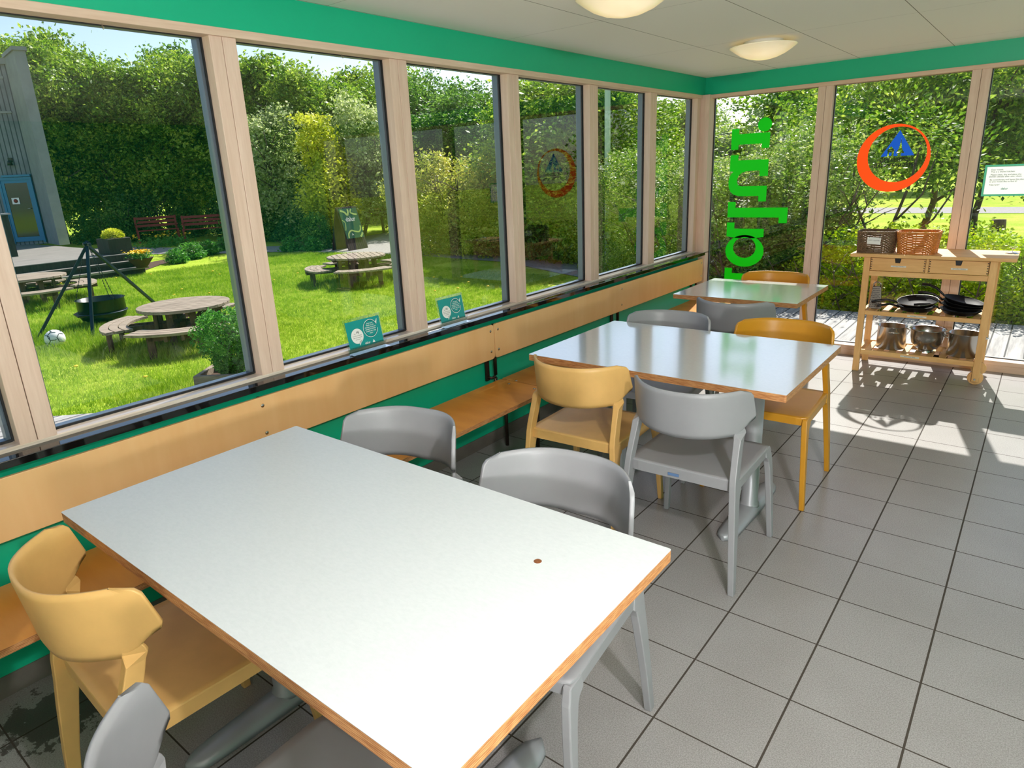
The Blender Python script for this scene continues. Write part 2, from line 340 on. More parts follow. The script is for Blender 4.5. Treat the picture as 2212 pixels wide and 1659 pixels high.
# ------------------------------------------------------------------ mesh helpers
class MB:
    def __init__(s): s.v = []; s.f = []; s.mi = []; s.sm = []
    def add(s, vs, fs, mi=0, smooth=False):
        o = len(s.v); s.v += [tuple(v) for v in vs]
        for f in fs: s.f.append(tuple(o+i for i in f)); s.mi.append(mi); s.sm.append(smooth)
        return s
    def box(s, x0, x1, y0, y1, z0, z1, mi=0):
        vs = [(x, y, z) for z in (z0, z1) for y in (y0, y1) for x in (x0, x1)]
        return s.add(vs, [(0, 2, 3, 1), (4, 5, 7, 6), (0, 1, 5, 4), (2, 6, 7, 3), (0, 4, 6, 2), (1, 3, 7, 5)], mi)
    def prism(s, poly, axis, a, b, mi=0, mi_side=None):
        """poly in the two other axes (in xyz order), extruded a..b"""
        def P(p, t):
            return {'x': (t, p[0], p[1]), 'y': (p[0], t, p[1]), 'z': (p[0], p[1], t)}[axis]
        n = len(poly); vs = [P(p, a) for p in poly]+[P(p, b) for p in poly]
        o = len(s.v); s.v += vs
        for f in (tuple(range(n)), tuple(range(2*n-1, n-1, -1))): s.f.append(tuple(o+i for i in f)); s.mi.append(mi); s.sm.append(False)
        for i in range(n):
            j = (i+1) % n; s.f.append((o+i, o+n+i, o+n+j, o+j)); s.mi.append(mi if mi_side is None else mi_side); s.sm.append(False)
        return s
    def loft(s, rings, mi=0, smooth=True, cap=True, closed=True):
        n = len(rings[0]); o = len(s.v)
        for r in rings: s.v += [tuple(p) for p in r]
        for k in range(len(rings)-1):
            for i in range(n if closed else n-1):
                j = (i+1) % n
                s.f.append((o+k*n+i, o+k*n+j, o+(k+1)*n+j, o+(k+1)*n+i)); s.mi.append(mi); s.sm.append(smooth)
        if cap:
            s.f.append(tuple(o+i for i in range(n-1, -1, -1))); s.mi.append(mi); s.sm.append(False)
            e = o+(len(rings)-1)*n; s.f.append(tuple(e+i for i in range(n))); s.mi.append(mi); s.sm.append(False)
        return s
    def lathe(s, prof, c=(0, 0, 0), n=32, mi=0, smooth=True, ring=False):
        rings = [[(c[0]+r*math.cos(2*PI*i/n), c[1]+r*math.sin(2*PI*i/n), c[2]+z) for i in range(n)] for r, z in prof]
        return s.loft(rings, mi, smooth, cap=not ring)
    def tube(s, pts, r, n=8, mi=0, r2=None):
        pts = [Vector(p) for p in pts]; rings = []; L = len(pts)
        up = Vector((0, 0, 1)); d0 = (pts[1]-pts[0]).normalized()
        a = d0.orthogonal().normalized()
        for i, p in enumerate(pts):
            d = (pts[min(i+1, L-1)]-pts[max(i-1, 0)]).normalized()
            a = (a-d*a.dot(d)); a = a.normalized() if a.length > 1e-6 else d.orthogonal().normalized()
            b = d.cross(a); q = r if r2 is None else r+(r2-r)*i/(L-1)
            rings.append([p+q*(math.cos(2*PI*k/n)*a+math.sin(2*PI*k/n)*b) for k in range(n)])
        return s.loft(rings, mi, True)
    def bar(s, p, q, w_, h, mi=0, up=(0, 0, 1)):
        p = Vector(p); q = Vector(q); d = (q-p).normalized(); u = Vector(up)
        if abs(d.dot(u)) > .98: u = Vector((0, 1, 0))
        a = d.cross(u).normalized()*w_/2; b = a.cross(d).normalized()*h/2
        return s.loft([[p-a-b, p+a-b, p+a+b, p-a+b], [q-a-b, q+a-b, q+a+b, q-a+b]], mi, False)
    def build(s, name, mats, parent=None, bevel=0, loc=(0, 0, 0), seg=2):
        me = bpy.data.meshes.new(name); me.from_pydata(s.v, [], s.f)
        if not isinstance(mats, (list, tuple)): mats = [mats]
        for m_ in mats: me.materials.append(M[m_] if isinstance(m_, str) else m_)
        me.polygons.foreach_set('material_index', s.mi); me.polygons.foreach_set('use_smooth', s.sm)
        bm = bmesh.new(); bm.from_mesh(me); bmesh.ops.recalc_face_normals(bm, faces=bm.faces); bm.to_mesh(me); bm.free()
        o = bpy.data.objects.new(name, me); COL.objects.link(o); o.location = loc
        if parent: o.parent = parent
        if bevel:
            b = o.modifiers.new('bevel', 'BEVEL'); b.width = bevel; b.segments = seg; b.limit_method = 'ANGLE'; b.angle_limit = .7
        return o

def tag(o, label=None, cat=None, group=None, kind=None):
    if label: o['label'] = label
    if cat: o['category'] = cat
    if group: o['group'] = group
    if kind: o['kind'] = kind
    return o
def thing(name, label, cat, loc=(0, 0, 0), rz=0, group=None):
    o = bpy.data.objects.new(name, None); COL.objects.link(o); o.empty_display_size = .1
    o.location = loc; o.rotation_euler = (0, 0, rz); return tag(o, label, cat, group)
def dup(root, loc, rz, label, group=None, scale=None, name=None):
    r = root.copy(); COL.objects.link(r); r.location = loc; r.rotation_euler = (0, 0, rz); r['label'] = label
    if group: r['group'] = group
    if scale: r.scale = scale
    for ch in list(root.children):
        c = ch.copy(); COL.objects.link(c); c.parent = r
        for g_ in ch.children:
            d = g_.copy(); COL.objects.link(d); d.parent = c
    return r
def struct(o): o['kind'] = 'structure'; return o
def text(parent, name, s, size, mat, mtx, align='CENTER', bold=0, sx=1.0):
    cu = bpy.data.curves.new(name, 'FONT'); cu.body = s; cu.size = size; cu.align_x = align; cu.align_y = 'CENTER'
    cu.offset = bold; cu.resolution_u = 3
    o = bpy.data.objects.new(name, cu); COL.objects.link(o)
    dg = bpy.context.evaluated_depsgraph_get(); me = bpy.data.meshes.new_from_object(o.evaluated_get(dg)); me.name = name
    bpy.data.objects.remove(o); me.materials.clear(); me.materials.append(M[mat])
    me.transform(Matrix.Diagonal((sx, 1, 1, 1))); me.transform(mtx)
    p = bpy.data.objects.new(name, me); COL.objects.link(p); p.parent = parent; return p
def frame(origin, xdir, ydir):
    x = Vector(xdir).normalized(); y = Vector(ydir).normalized(); z = x.cross(y)
    mm = Matrix((x, y, z)).transposed().to_4x4(); mm.translation = Vector(origin); return mm
def ground(x): return -.5+.015*min(max(0, -9-x), 30)

# ------------------------------------------------------------------ room shell
XL, YF, ZC = -2.07, 3.53, 2.286
XR, YB = 3.3, -6.4
struct(MB().box(XL-.06, XR+.1, YB-.1, YF+.06, -.06, 0).build('floor', 'floor'))
struct(MB().box(XL, XR, YB, YF, ZC, ZC+.02).build('ceiling', 'ceil'))
struct(MB().box(XL-.2, XR+.3, YB-.3, YF+.215, ZC-.06 if False else 2.31, 2.5).build('trim_1', 'concrete'))
# left wall: apron below the windows and band above them
struct(MB().box(XL-.12, XL, YB, YF+.06, .075, .785).build('wall_left', 'green'))
struct(MB().box(XL-.13, XL, YB, YF+.13, 2.146, 2.31).build('wall_left', 'green'))
struct(MB().box(XL-.12, XL+.006, YB, YF+.06, 0, .075).build('baseboard_left', 'tile_skirt'))
struct(MB().box(XL, XR, YF, YF+.13, 2.146, 2.31).build('wall_far', 'green'))
struct(MB().box(XR, XR+.1, YB, YF+.1, 0, 2.31).build('wall_right', 'green'))
mw = plain('white_wall_paint', (222, 220, 212), .6)
struct(MB().box(XL-.13, XR+.1, YB-.1, YB, 0, 2.31).build('wall_back', mw))
# outer wall face and eaves
struct(MB().box(XL-.2, XL-.12, YB, YF+.06, -.2, .78).build('wall_outside', 'darkwood'))
struct(MB().box(XL-.22, XL-.13, YB-.3, YF+.215, 2.17, 2.31).build('trim_2', 'darkwood'))
struct(MB().box(XL-.22, XR+.3, YF+.13, YF+.215, 2.152, 2.31).build('trim_3', 'darkwood'))
# header, sill, corner post
struct(MB().box(XL-.06, XL+.004, YB, YF, 2.117, 2.146).box(XL-.11, XL-.03, YB, YF+.04, 2.118, 2.15).build('trim_4', 'pine_y', bevel=.002))
struct(MB().box(XL+.012, XR, YF-.012, YF+.06, 2.117, 2.146).box(XL, XR, YF+.03, YF+.11, 2.118, 2.15).build('trim_5', 'pine_x', bevel=.002))
mb = MB().prism([(XL-.008, .80), (XL-.008, .819), (XL-.012, .822), (XL-.12, .824), (XL-.12, .78), (XL-.008, .78)], 'y', YB, YF+.02)
struct(mb.build('trim_6', 'sillwood', bevel=.002))
g_ = MB().box(XL-.01, XL+.070, YB, YF-.03, .783, .809).build('window_ledge', 'granite', bevel=.002)
tag(g_, 'polished black granite ledge running below the left windows', 'window ledge')
MULL = []
k = 0
for k in range(-7, 6):
    y1 = -.874+.8765*k
    if y1 < YB+.1: continue
    if y1 > 3.0: break
    a, b = y1-.107, y1; mid = (a+b)/2-.003
    MULL.append((a, b))
    struct(MB().box(XL-.075, XL-.010, a, mid-.001, .80, 2.12).box(XL-.075, XL-.010, mid+.001, b, .80, 2.12).build('trim_7', 'pine', bevel=.002))
struct(MB().box(XL-.075, XL-.010, 3.40, 3.47, .80, 2.12).box(XL-.075, XL+.066, 3.47, YF+.075, .80, 2.146).box(XL+.0, XL+.066, YF-.03, YF+.075, .0, .81).build('trim_8', 'pine', bevel=.002))
# left windows: pane + frame each
edges = [YB]+[v for ab in MULL for v in ab]+[3.40]
pairs = [(edges[i], edges[i+1]) for i in range(0, len(edges), 2)]
XG = XL-.064
def window(n, plane, c, a, b, z0, z1):
    """frame ring (gasket inside, metal outside) with the pane as its child"""
    mb = MB()
    def bx(p, q, lo, hi, d0, d1, mi):
        if plane == 'x': mb.box(c-d1, c-d0, p, q, lo, hi, mi)
        else: mb.box(p, q, c+d0, c+d1, lo, hi, mi)
    t_ = .012
    for d0, d1, tt, mi in ((-.004, .004, .006, 1), (.006, .044 if plane == 'x' else .022, .017 if plane == 'x' else .007, 0)):
        bx(a, a+tt, z0, z1, d0, d1, mi); bx(b-tt, b, z0, z1, d0, d1, mi)
        lo = .005 if mi else .003
        bx(a+tt, b-tt, z0-.004, z0+lo, d0, d1, mi); bx(a+tt, b-tt, z1-lo, z1+.004, d0, d1, mi)
    fr_ = mb.build('window_%d' % n, ['alu', 'rubber']); struct(fr_)
    p = MB()
    if plane == 'x': p.add([(c, a+.004, z0+.004), (c, b-.004, z0+.004), (c, b-.004, z1-.003), (c, a+.004, z1-.003)], [(0, 1, 2, 3)])
    else: p.add([(a+.004, c, z0+.004), (b-.004, c, z0+.004), (b-.004, c, z1-.003), (a+.004, c, z1-.003)], [(0, 1, 2, 3)])
    p.build('glass_pane', 'glass', fr_)
    return fr_
wn = 0
for a, b in pairs:
    wn += 1; window(wn, 'x', XG, a, b, .826, 2.119)
# far wall
YGL = YF+.055
fm = [(-1.151+.9955*k, -1.04+.9955*k) for k in range(0, 5)]
fe = [XL+.066]+[v for ab in fm for v in ab]+[XR]
for a, b in fm:
    if b > XR: continue
    mid = (a+b)/2
    struct(MB().box(a, mid-.001, YF, YF+.085, .0, 2.12).box(mid+.001, b, YF, YF+.085, .0, 2.12).build('trim_9', 'pine', bevel=.002))
struct(MB().box(XL+.066, XR, YF-.004, YF+.05, 0, .05).prism([(YF+.0, .05), (YF+.0, .082), (YF+.06, .094), (YF+.1, .094), (YF+.1, .0), (YF+.05, 0)], 'x', XL+.066, XR).build('trim_10', 'pine_x', bevel=.002))
for i in range(0, len(fe)-1, 2):
    if fe[i] > XR-.1: break
    wn += 1; window(wn, 'y', YGL, fe[i], min(fe[i+1], XR), .092, 2.12)
# small hooks left in the window heads
for i, y in enumerate((-1.62, -1.33, -.35, .23, .42, 3.27)):
    h_ = MB().tube([(0, 0, 0), (0, 0, -.012), (.004, 0, -.018), (.009, 0, -.016), (.01, 0, -.009)], .0014, 6).build('hook', 'chrome', loc=(XL-.045, y, 2.118))
    tag(h_, 'tiny metal hook screwed into the window head, %s' % ['above the leftmost pane near its left end', 'above the leftmost pane near its middle', 'above the second pane', 'above the third pane near its left end', 'above the third pane near its middle', 'above the last pane before the corner'][i], 'hook', 'hooks in the window heads')

# ------------------------------------------------------------------ wall bench
bench = thing('wall_bench', 'long birch plywood bench fixed along the green wall below the windows', 'bench', (XL, 0, 0))
def rrect(a, b, c, d, r, n=4):
    pts = []
    for cx, cy, s in ((b-r, d-r, 0), (a+r, d-r, 1), (a+r, c+r, 2), (b-r, c+r, 3)):
        for i in range(n+1):
            an = s*PI/2+i/n*PI/2; pts.append((cx+r*math.cos(an), cy+r*math.sin(an)))
    return pts
segs = [(YB+.05, -2.553), (-2.545, .452), (.46, 3.465)]
for a, b in segs:
    p = MB().prism(rrect(a, b, .553, .757, .02), 'x', .052, .066).build('backrest_panel', ['bench_y'], bench, .0015)
    q = MB().prism(rrect(.10, .46, a, b, .012), 'z', .410, .432, 0, 1).build('seat_board', ['benchseat', 'plyedge'], bench)
    for y in ((a+.03, b-.03, a+1.50) if b-a > 2.5 else (b-.03,)):
        for dz in (.6, .72):
            MB().lathe([(0.0001, .003), (.006, .002), (.0085, 0)], n=12).build('bolt', 'steel', p).matrix_basis = frame((.066, y, dz), (0, 1, 0), (0, 0, 1))
        for dx in (.2, .38):
            MB().lathe([(.0095, 0), (.006, .003), (0.0001, .0035)], n=12).build('bolt', 'steel', q, loc=(dx, y-.02, .432))
for y in (-2.52, -1.04, .485, 1.95, 3.40):
    s_ = MB().tube([(.035, y, .75), (.035, y, .44)], .011, 10).box(.003, .014, y-.06, y-.03, .41, .54).tube([(.008, y-.045, .43), (.03, y-.03, .425), (.035, y, .43)], .009, 8)
    s_.tube([(.035, y, .42), (.035, y, .395), (.40, y, .395)], .011, 10).tube([(.34, y, .40), (.33, y, .0)], .011, 10).tube([(.10, y, .40), (.10, y, .0)], .011, 10)
    s_.build('bracket', 'darksteel', bench)

# ------------------------------------------------------------------ chairs
def shell_pt(u, z, off=0):
    x = .243*u; y = -.266+.182*abs(u)**2.7 - (z-.645)*.13
    # outward normal in plan (away from the sitter)
    dx = .243; dy = .182*2.7*abs(u)**1.7*(1 if u > 0 else -1)
    n = Vector((dy, -dx, 0)).normalized()
    return Vector((x, y, z))+n*off
def make_chair(name, mat, label):
    t = thing(name, label, 'chair')
    # backrest shell
    nu, nv = 40, 10; th = .013
    mb = MB(); G = {}
    for side in (0, 1):
        for i in range(nu+1):
            u = math.sin((-1+2*i/nu)*PI/2); au = abs(u)
            zt = .795-.004*(1-au); zb = .604+.010*min(1, au/.7)
            if au > .82: zb = .614+.046*((au-.82)/.18)
            for j in range(nv+1):
                v = j/nv; uu_ = u
                # slightly raked ends with rounded corners
                e = 0
                if au > .8:
                    if v > .78: e = .11*(1-math.sqrt(max(0, 1-((v-.78)/.22)**2)))
                    if v < .22: e = .09*(1-math.sqrt(max(0, 1-((.22-v)/.22)**2)))
                    e = (e+.05*v)*((au-.8)/.2)**1.5
                uu_ = math.copysign(au-e, u)
                z = zb+(zt-zb)*v
                o = th/2 if side == 0 else -th/2
                if j in (0, nv) or i in (0, nu): o *= .55
                G[(side, i, j)] = len(mb.v); mb.v.append(tuple(shell_pt(uu_, z, o)))
    def face(*k): mb.f.append(tuple(G[q] for q in k)); mb.mi.append(0); mb.sm.append(True)
    for i in range(nu):
        for j in range(nv):
            face((0, i, j), (0, i+1, j), (0, i+1, j+1), (0, i, j+1)); face((1, i, j), (1, i, j+1), (1, i+1, j+1), (1, i+1, j))
        face((0, i, 0), (1, i, 0), (1, i+1, 0), (0, i+1, 0)); face((0, i, nv), (0, i+1, nv), (1, i+1, nv), (1, i, nv))
    for j in range(nv):
        face((0, 0, j), (0, 0, j+1), (1, 0, j+1), (1, 0, j)); face((0, nu, j), (1, nu, j), (1, nu, j+1), (0, nu, j+1))
    mb.build('backrest', mat, t)
    # seat: dished plate with a down-turned rim
    mb = MB(); n = 18
    def sz(a, b): return .447-.012*(1-a*a)*(1-b*b)-.004*b
    top = {}
    for i in range(n+1):
        for j in range(n+1):
            a = -1+2*i/n; b = -1+2*j/n
            x = a*.2225; y = .003+b*.214
            c = max(0, abs(a)+abs(b)-1.84); x -= math.copysign(c*.1, a)*.5; y -= math.copysign(c*.1, b)*.5
            top[(i, j)] = len(mb.v); mb.v.append((x, y, sz(a, b)))
    for i in range(n):
        for j in range(n): mb.f.append((top[(i, j)], top[(i+1, j)], top[(i+1, j+1)], top[(i, j+1)])); mb.mi.append(0); mb.sm.append(True)
    rim = [(i, 0) for i in range(n)]+[(n, j) for j in range(n)]+[(i, n) for i in range(n, 0, -1)]+[(0, j) for j in range(n, 0, -1)]
    R0 = [Vector(mb.v[top[k_]]) for k_ in rim]
    rings = [[p for p in R0], [Vector((p.x*1.006, p.y*1.006, p.z-.004)) for p in R0], [Vector((p.x*1.0, p.y*1.0, .406)) for p in R0], [Vector((p.x*.94, p.y*.94, .406)) for p in R0], [Vector((p.x*.94, p.y*.94, .432)) for p in R0]]
    o = len(mb.v); L = len(rim)
    for r in rings[1:]: mb.v += [tuple(p) for p in r]
    for q in range(L):
        q2 = (q+1) % L
        mb.f.append((top[rim[q]], o+q, o+q2, top[rim[q2]])); mb.mi.append(0); mb.sm.append(False)
        for s_ in range(3):
            mb.f.append((o+s_*L+q, o+(s_+1)*L+q, o+(s_+1)*L+q2, o+s_*L+q2)); mb.mi.append(0); mb.sm.append(False)
    mb.f.append(tuple(o+3*L+q for q in range(L))); mb.mi.append(0); mb.sm.append(False)
    mb.build('seat', mat, t)
    # legs
    def leg(sx, st, top=False):
        rings = []
        for z, x, y0, y1, w_ in st:
            a = x-w_/2; b = x+w_/2
            rings.append([(sx*a, y0, z), (sx*b, y0, z), (sx*b, y1, z), (sx*a, y1, z)])
        if top:
            for z, du, o in ((.622, .060, .0070), (.634, .056, .0060), (.650, .04, .003)):
                rings.append([shell_pt(sx*(.835-du), z, -o), shell_pt(sx*(.835-du), z, o), shell_pt(sx*(.835+du), z, o), shell_pt(sx*(.835+du), z, -o)])
        return MB().loft(rings, 0, False)
    rear = [(0, .241, -.270, -.241, .023), (.15, .232, -.260, -.222, .024), (.30, .222, -.246, -.196, .025), (.37, .217, -.238, -.182, .025), (.392, .216, -.236, -.174, .025), (.404, .215, -.235, -.160, .025), (.438, .213, -.232, -.165, .025), (.450, .212, -.230, -.186, .025),
            (.475, .211, -.224, -.176, .025), (.53, .208, -.205, -.158, .025), (.575, .206, -.189, -.144, .026), (.604, .205, -.179, -.136, .028)]
    front = [(0, .241, .238, .264, .023), (.15, .232, .226, .258, .024), (.32, .222, .207, .247, .025), (.375, .218, .193, .240, .025), (.395, .216, .180, .236, .025), (.405, .215, .16, .232, .025), (.436, .213, .16, .222, .022), (.440, .212, .165, .215, .02)]
    for sx in (-1, 1):
        leg(sx, rear, True).build('leg', mat, t, .0045); leg(sx, front).build('leg', mat, t, .0045)
    return t
gc = make_chair('dining_chair', 'grey', 'grey plastic chair with a small sticker on its seat edge, before the middle table')
tg = gc
gc.location = (-.585, .048, 0); gc.rotation_euler.z = math.radians(2)
# the label sticker only on this one
D = lambda d: math.radians(d)
others = [
    (-1.205, -1.135, 190, 'grey plastic chair beyond the foreground table, nearer the bench'),
    (-.545, -1.168, 186, 'grey plastic chair beyond the foreground table at its aisle corner'),
    (-.478, -1.95, 3, 'grey plastic chair at the bottom left corner, only its back tip showing'),
    (-1.145, .815, 185, 'grey plastic chair on the far side of the middle table, beside the bench'),
    (-1.02, 1.69, 2, 'grey plastic chair on the near side of the small far table, its back turned'),
]
for x, y, r, lb in others: dup(gc, (x, y, 0), D(r), lb)
st_ = MB().box(-.045, .0, -.0015, 0, 0, .011).build('maker_label', plain('blue_grey_sticker', (92, 120, 160), .4), gc)
st_.location = (-.0, -.2145, .418)
yc = make_chair('dining_chair', 'yellow', 'pale ochre plastic chair before the middle table, beside the bench')
yc.location = (-1.132, .108, 0); yc.rotation_euler.z = D(3)
dup(yc, (-1.218, -1.836, 0), D(-2), 'pale ochre plastic chair in the left foreground, its curved back toward the camera')
mc = make_chair('dining_chair', 'mustard', 'mustard yellow plastic chair at the aisle end beyond the middle table')
mc.location = (-.553, .866, 0); mc.rotation_euler.z = D(181.5)
dup(mc, (-1.085, 2.44, 0), D(181), 'mustard yellow plastic chair behind the small far table, below the green lettering')

# ------------------------------------------------------------------ tables
ZT = .745
def table(label, x0, x1, y0, y1, peds, fy=.30, lam='laminate'):
    cx, cy = (x0+x1)/2, (y0+y1)/2
    t = thing('dining_table', label, 'table', (cx, cy, 0))
    hx, hy = (x1-x0)/2, (y1-y0)/2
    MB().prism(rrect(-hx, hx, -hy, hy, .006, 3), 'z', ZT-.03, ZT-.0012, 1, 1).prism(rrect(-hx, hx, -hy, hy, .006, 3), 'z', ZT-.0012, ZT, 0, 0).build('tabletop', [lam, 'plyedge'], t)
    for px in peds:
        p = MB().lathe([(.045, .03), (.045, .05), (.038, .055), (.038, .69)], n=28).box(-.03, .03, -.28, .28, .69, ZT-.03)
        po = p.build('pedestal', 'pedestal', t, 0, (px-cx, 0, 0))
        pts = []
        rings = []
        for i in range(25):
            v = -1+2*i/24; av = abs(v)
            w_ = (.050-.008*av)*math.sqrt(max(.02, 1-av**12)); h = .052-.026*av**1.3
            y = v*(fy+.015)
            rings.append([(-w_, y, 0.002), (w_, y, 0.002), (w_, y, h*.55), (w_*.6, y, h*.93), (0, y, h), (-w_*.6, y, h*.93), (-w_, y, h*.55)])
        MB().loft(rings, 0, True).build('foot', 'pedestal', t, 0, (px-cx, 0, 0))
    return t
t1 = table('largest white-topped dining table with plywood edge in the foreground', -1.62, -.16, -1.912, -1.146, (-1.28, -.52), .32, 'laminate_matt')
m_ = MB().lathe([(.009, .0004), (.0095, 0)], n=14).build('burn_mark', plain('brown_burn', (120, 70, 34), .7, var=.5, scale=200), t1)
m_.location = (-.385+.89, -1.36+1.529, ZT)
table('middle white-topped dining table with plywood edge, four chairs around it', -1.463, -.263, .06, .892, (-1.2, -.505), .31)
table('small far white-topped dining table near the corner of the windows', -1.52, -.712, 1.79, 2.52, (-1.12,), .29)

# ------------------------------------------------------------------ ceiling lamps
def lamp(loc, label):
    t = thing('ceiling_lamp', label, 'lamp', loc, 0, None)
    MB().lathe([(.115, -.034), (.115, 0)], n=40).build('base', 'white', t)
    prof = [(.0001, -.105), (.04, -.102), (.085, -.092), (.13, -.074), (.165, -.052), (.19, -.034), (.197, -.029), (.19, -.028), (.12, -.024)]
    MB().lathe(prof, n=48).build('glass_shade', 'opal', t)
    return t
l1 = lamp((-1.09, .30, ZC), 'larger-looking nearer opal dome ceiling lamp cut by the top edge')
dup(l1, (-1.12, 2.11, ZC), 0, 'farther opal dome ceiling lamp above the small table by the corner')
dup(l1, (-1.09, -1.5, ZC), 0, 'opal dome ceiling lamp out of frame above the near table')
for i, (x, y) in enumerate(((1.0, -3.3), (2.6, -3.3), (2.6, -5.0), (1.0, -5.0))):  # unseen domes, added only to go with the fill lights
    dup(l1, (x, y, ZC), 0, 'added opal dome over a fill light behind the camera, the %s' % ['nearer left one', 'nearer right one', 'right one by the back wall', 'left one by the back wall'][i])

# ------------------------------------------------------------------ acrylic table signs on the ledge
def sign_holder(loc, label, rz=0, w_=.215, h=.128, group=None):
    t = thing('sign_holder', label, 'sign', loc, rz, group)
    hw = w_/2
    # clear acrylic stand: back plate and a bent foot
    mb = MB().box(.006, .009, -hw-.008, hw+.008, .001, .004)
    mb.add([(.0045, -hw-.009, .004), (.0045, hw+.009, .004), (.0045-.176*(h+.03), hw+.009, h+.033), (.0045-.176*(h+.03), -hw-.009, h+.033)], [(0, 1, 2, 3)])
    mb.add([(.0045, -hw-.009, .004), (.0045, hw+.009, .004), (.040, hw+.009, .001), (.040, -hw-.009, .001)], [(0, 1, 2, 3)])
    mb.add([(.0045, -hw-.009, .006), (.0045, hw+.009, .006), (.018, hw+.009, .034), (.018, -hw-.009, .034)], [(0, 1, 2, 3)])
    mb.build('acrylic_stand', 'acrylic', t)
    mt = frame((.0045, 0, .022), (0, 1, 0), (-.176, 0, 1))   # card plane; local x along the wall, y up
    def card(mb): mb.v = [tuple(mt@Vector(v)) for v in mb.v]; return mb
    c = card(MB().box(-hw, hw, 0, h, -.0006, 0)).build('card', 'teal', t)
    def disc(cx, cy, r, z, n=28): return [(cx+r*math.cos(2*PI*i/n), cy+r*math.sin(2*PI*i/n), z) for i in range(n)]
    b = MB(); z = .0004
    b.add(disc(-w_*.225, h*.43, w_*.175, z), [tuple(range(28))]); b.add([(-w_*.2, h*.22, z), (-w_*.1, h*.28, z), (-w_*.2, h*.07, z)], [(0, 1, 2)])
    card(b).build('speech_bubble', 'white', c)
    b = MB(); cx, cy, r = w_*.19, h*.60, w_*.21
    for rr_, mi in ((r, 0), (r-.004, 1)):
        o = []
        for i in range(37):
            a = .35+2*PI*i/37*.95
            o.append(((cx+rr_*math.cos(a), cy+rr_*math.sin(a), z), (cx+(rr_-.0022)*math.cos(a), cy+(rr_-.0022)*math.sin(a), z)))
        for i in range(36): b.add([o[i][0], o[i+1][0], o[i+1][1], o[i][1]], [(0, 1, 2, 3)], mi)
    b.add([(cx+r*.93, cy+r*.3, z), (cx+r*1.12, cy+r*.95, z), (cx+r*.8, cy+r*.55, z)], [(0, 1, 2)])
    card(b).build('bubble_outline', ['white', 'teal_dark'], c)
    def tx(s, x, y, sz, mat, bold=0): return text(c, 'printed_text', s, sz, mat, mt@Matrix.Translation((x, y, .0007)), bold=bold)
    k_ = w_/.215
    for i, s in enumerate(('Dear guest', 'Thank you for', 'cleaning, drying and', 'placing the kitchen', 'utensils after using', 'them!')):
        tx(s, cx, cy+.026*k_-i*.0098*k_, .0088*k_, 'white', .0001)
    tx('Hi', -w_*.2, h*.56, .017*k_, 'ink', .0003); tx('Say', -w_*.29, h*.53, .008*k_, 'ink')
    for i, s in enumerate(('to a shared kitchen', 'well maintained by', 'everyone!')): tx(s, -w_*.225, h*.45-i*.0095*k_, .0074*k_, 'ink')
    tx('dalur', .005*k_, h*.1, .0165*k_, 'white', .0002)
    b = MB().add([(w_*.17, h*.06, z), (w_*.25, h*.06, z), (w_*.21, h*.17, z)], [(0, 1, 2)]); card(b).build('emblem', 'white', c)
    return t
sign_holder((-2.045, -.443, .81), 'teal speech bubble card in a clear stand on the ledge, nearer to the camera', 0, .205, .128)
sign_holder((-2.052, .17, .81), 'teal speech bubble card in a clear stand on the ledge, beyond the next window post', 0, .19, .125)

# ------------------------------------------------------------------ window vinyls
YV = YGL-.0016
def ngon_y(mb, pts, y=YV, mi=0):
    mb.add([(p[0], y, p[1]) for p in pts], [tuple(f) for f in tessellate_polygon([[Vector((p[0], p[1], 0)) for p in pts]])], mi)
lt = thing('window_lettering', 'large bright green sideways vinyl letters on the far glass by the corner', 'lettering', (0, 0, 0))
def letter(polys, extra=None):
    mb = MB()
    for p in polys: ngon_y(mb, p)
    if extra: extra(mb)
    mb.build('letter', 'vgreen', lt)
def dotf(mb): mb.add([(-1.562+.058*math.cos(2*PI*i/32), YV, 1.873+.056*math.sin(2*PI*i/32)) for i in range(32)], [tuple(range(32))])
letter([[(-1.839, 1.855), (-1.774, 1.855), (-1.776, 1.811), (-1.514, 1.811), (-1.514, 1.687), (-1.579, 1.687), (-1.579, 1.725), (-1.776, 1.725), (-1.776, 1.685), (-1.840, 1.685)]], dotf)
letter([[(-1.841, 1.641), (-1.770, 1.641), (-1.772, 1.597), (-1.513, 1.594), (-1.511, 1.459), (-1.582, 1.459), (-1.583, 1.506), (-1.650, 1.507), (-1.70, 1.503), (-1.735, 1.492), (-1.760, 1.470), (-1.773, 1.438), (-1.770, 1.405), (-1.758, 1.387), (-1.733, 1.379), (-1.513, 1.379), (-1.514, 1.249), (-1.579, 1.249), (-1.580, 1.295), (-1.719, 1.295), (-1.765, 1.299), (-1.800, 1.311), (-1.828, 1.335), (-1.845, 1.375), (-1.848, 1.420), (-1.840, 1.462), (-1.826, 1.487), (-1.807, 1.504), (-1.841, 1.508)]])
letter([[(-1.842, 1.248), (-1.774, 1.248), (-1.774, 1.197), (-1.328, 1.197), (-1.328, 1.067), (-1.397, 1.067), (-1.397, 1.114), (-1.842, 1.114)]])
def bowl(mb):
    n = 44
    for i in range(n):
        a, b_ = 2*PI*i/n, 2*PI*(i+1)/n
        P = lambda t_, R, Q, cx, cz: (cx+R*math.cos(t_), YV, cz+Q*math.sin(t_))
        mb.add([P(a, .170, .140, -1.675, .822), P(b_, .170, .140, -1.675, .822), P(b_, .100, .092, -1.676, .852), P(a, .100, .092, -1.676, .852)], [(0, 1, 2, 3)])
letter([[(-1.843, 1.07), (-1.775, 1.07), (-1.775, 1.017), (-1.515, 1.017), (-1.515, .948), (-1.60, .935), (-1.76, .935), (-1.842, .948)]], bowl)
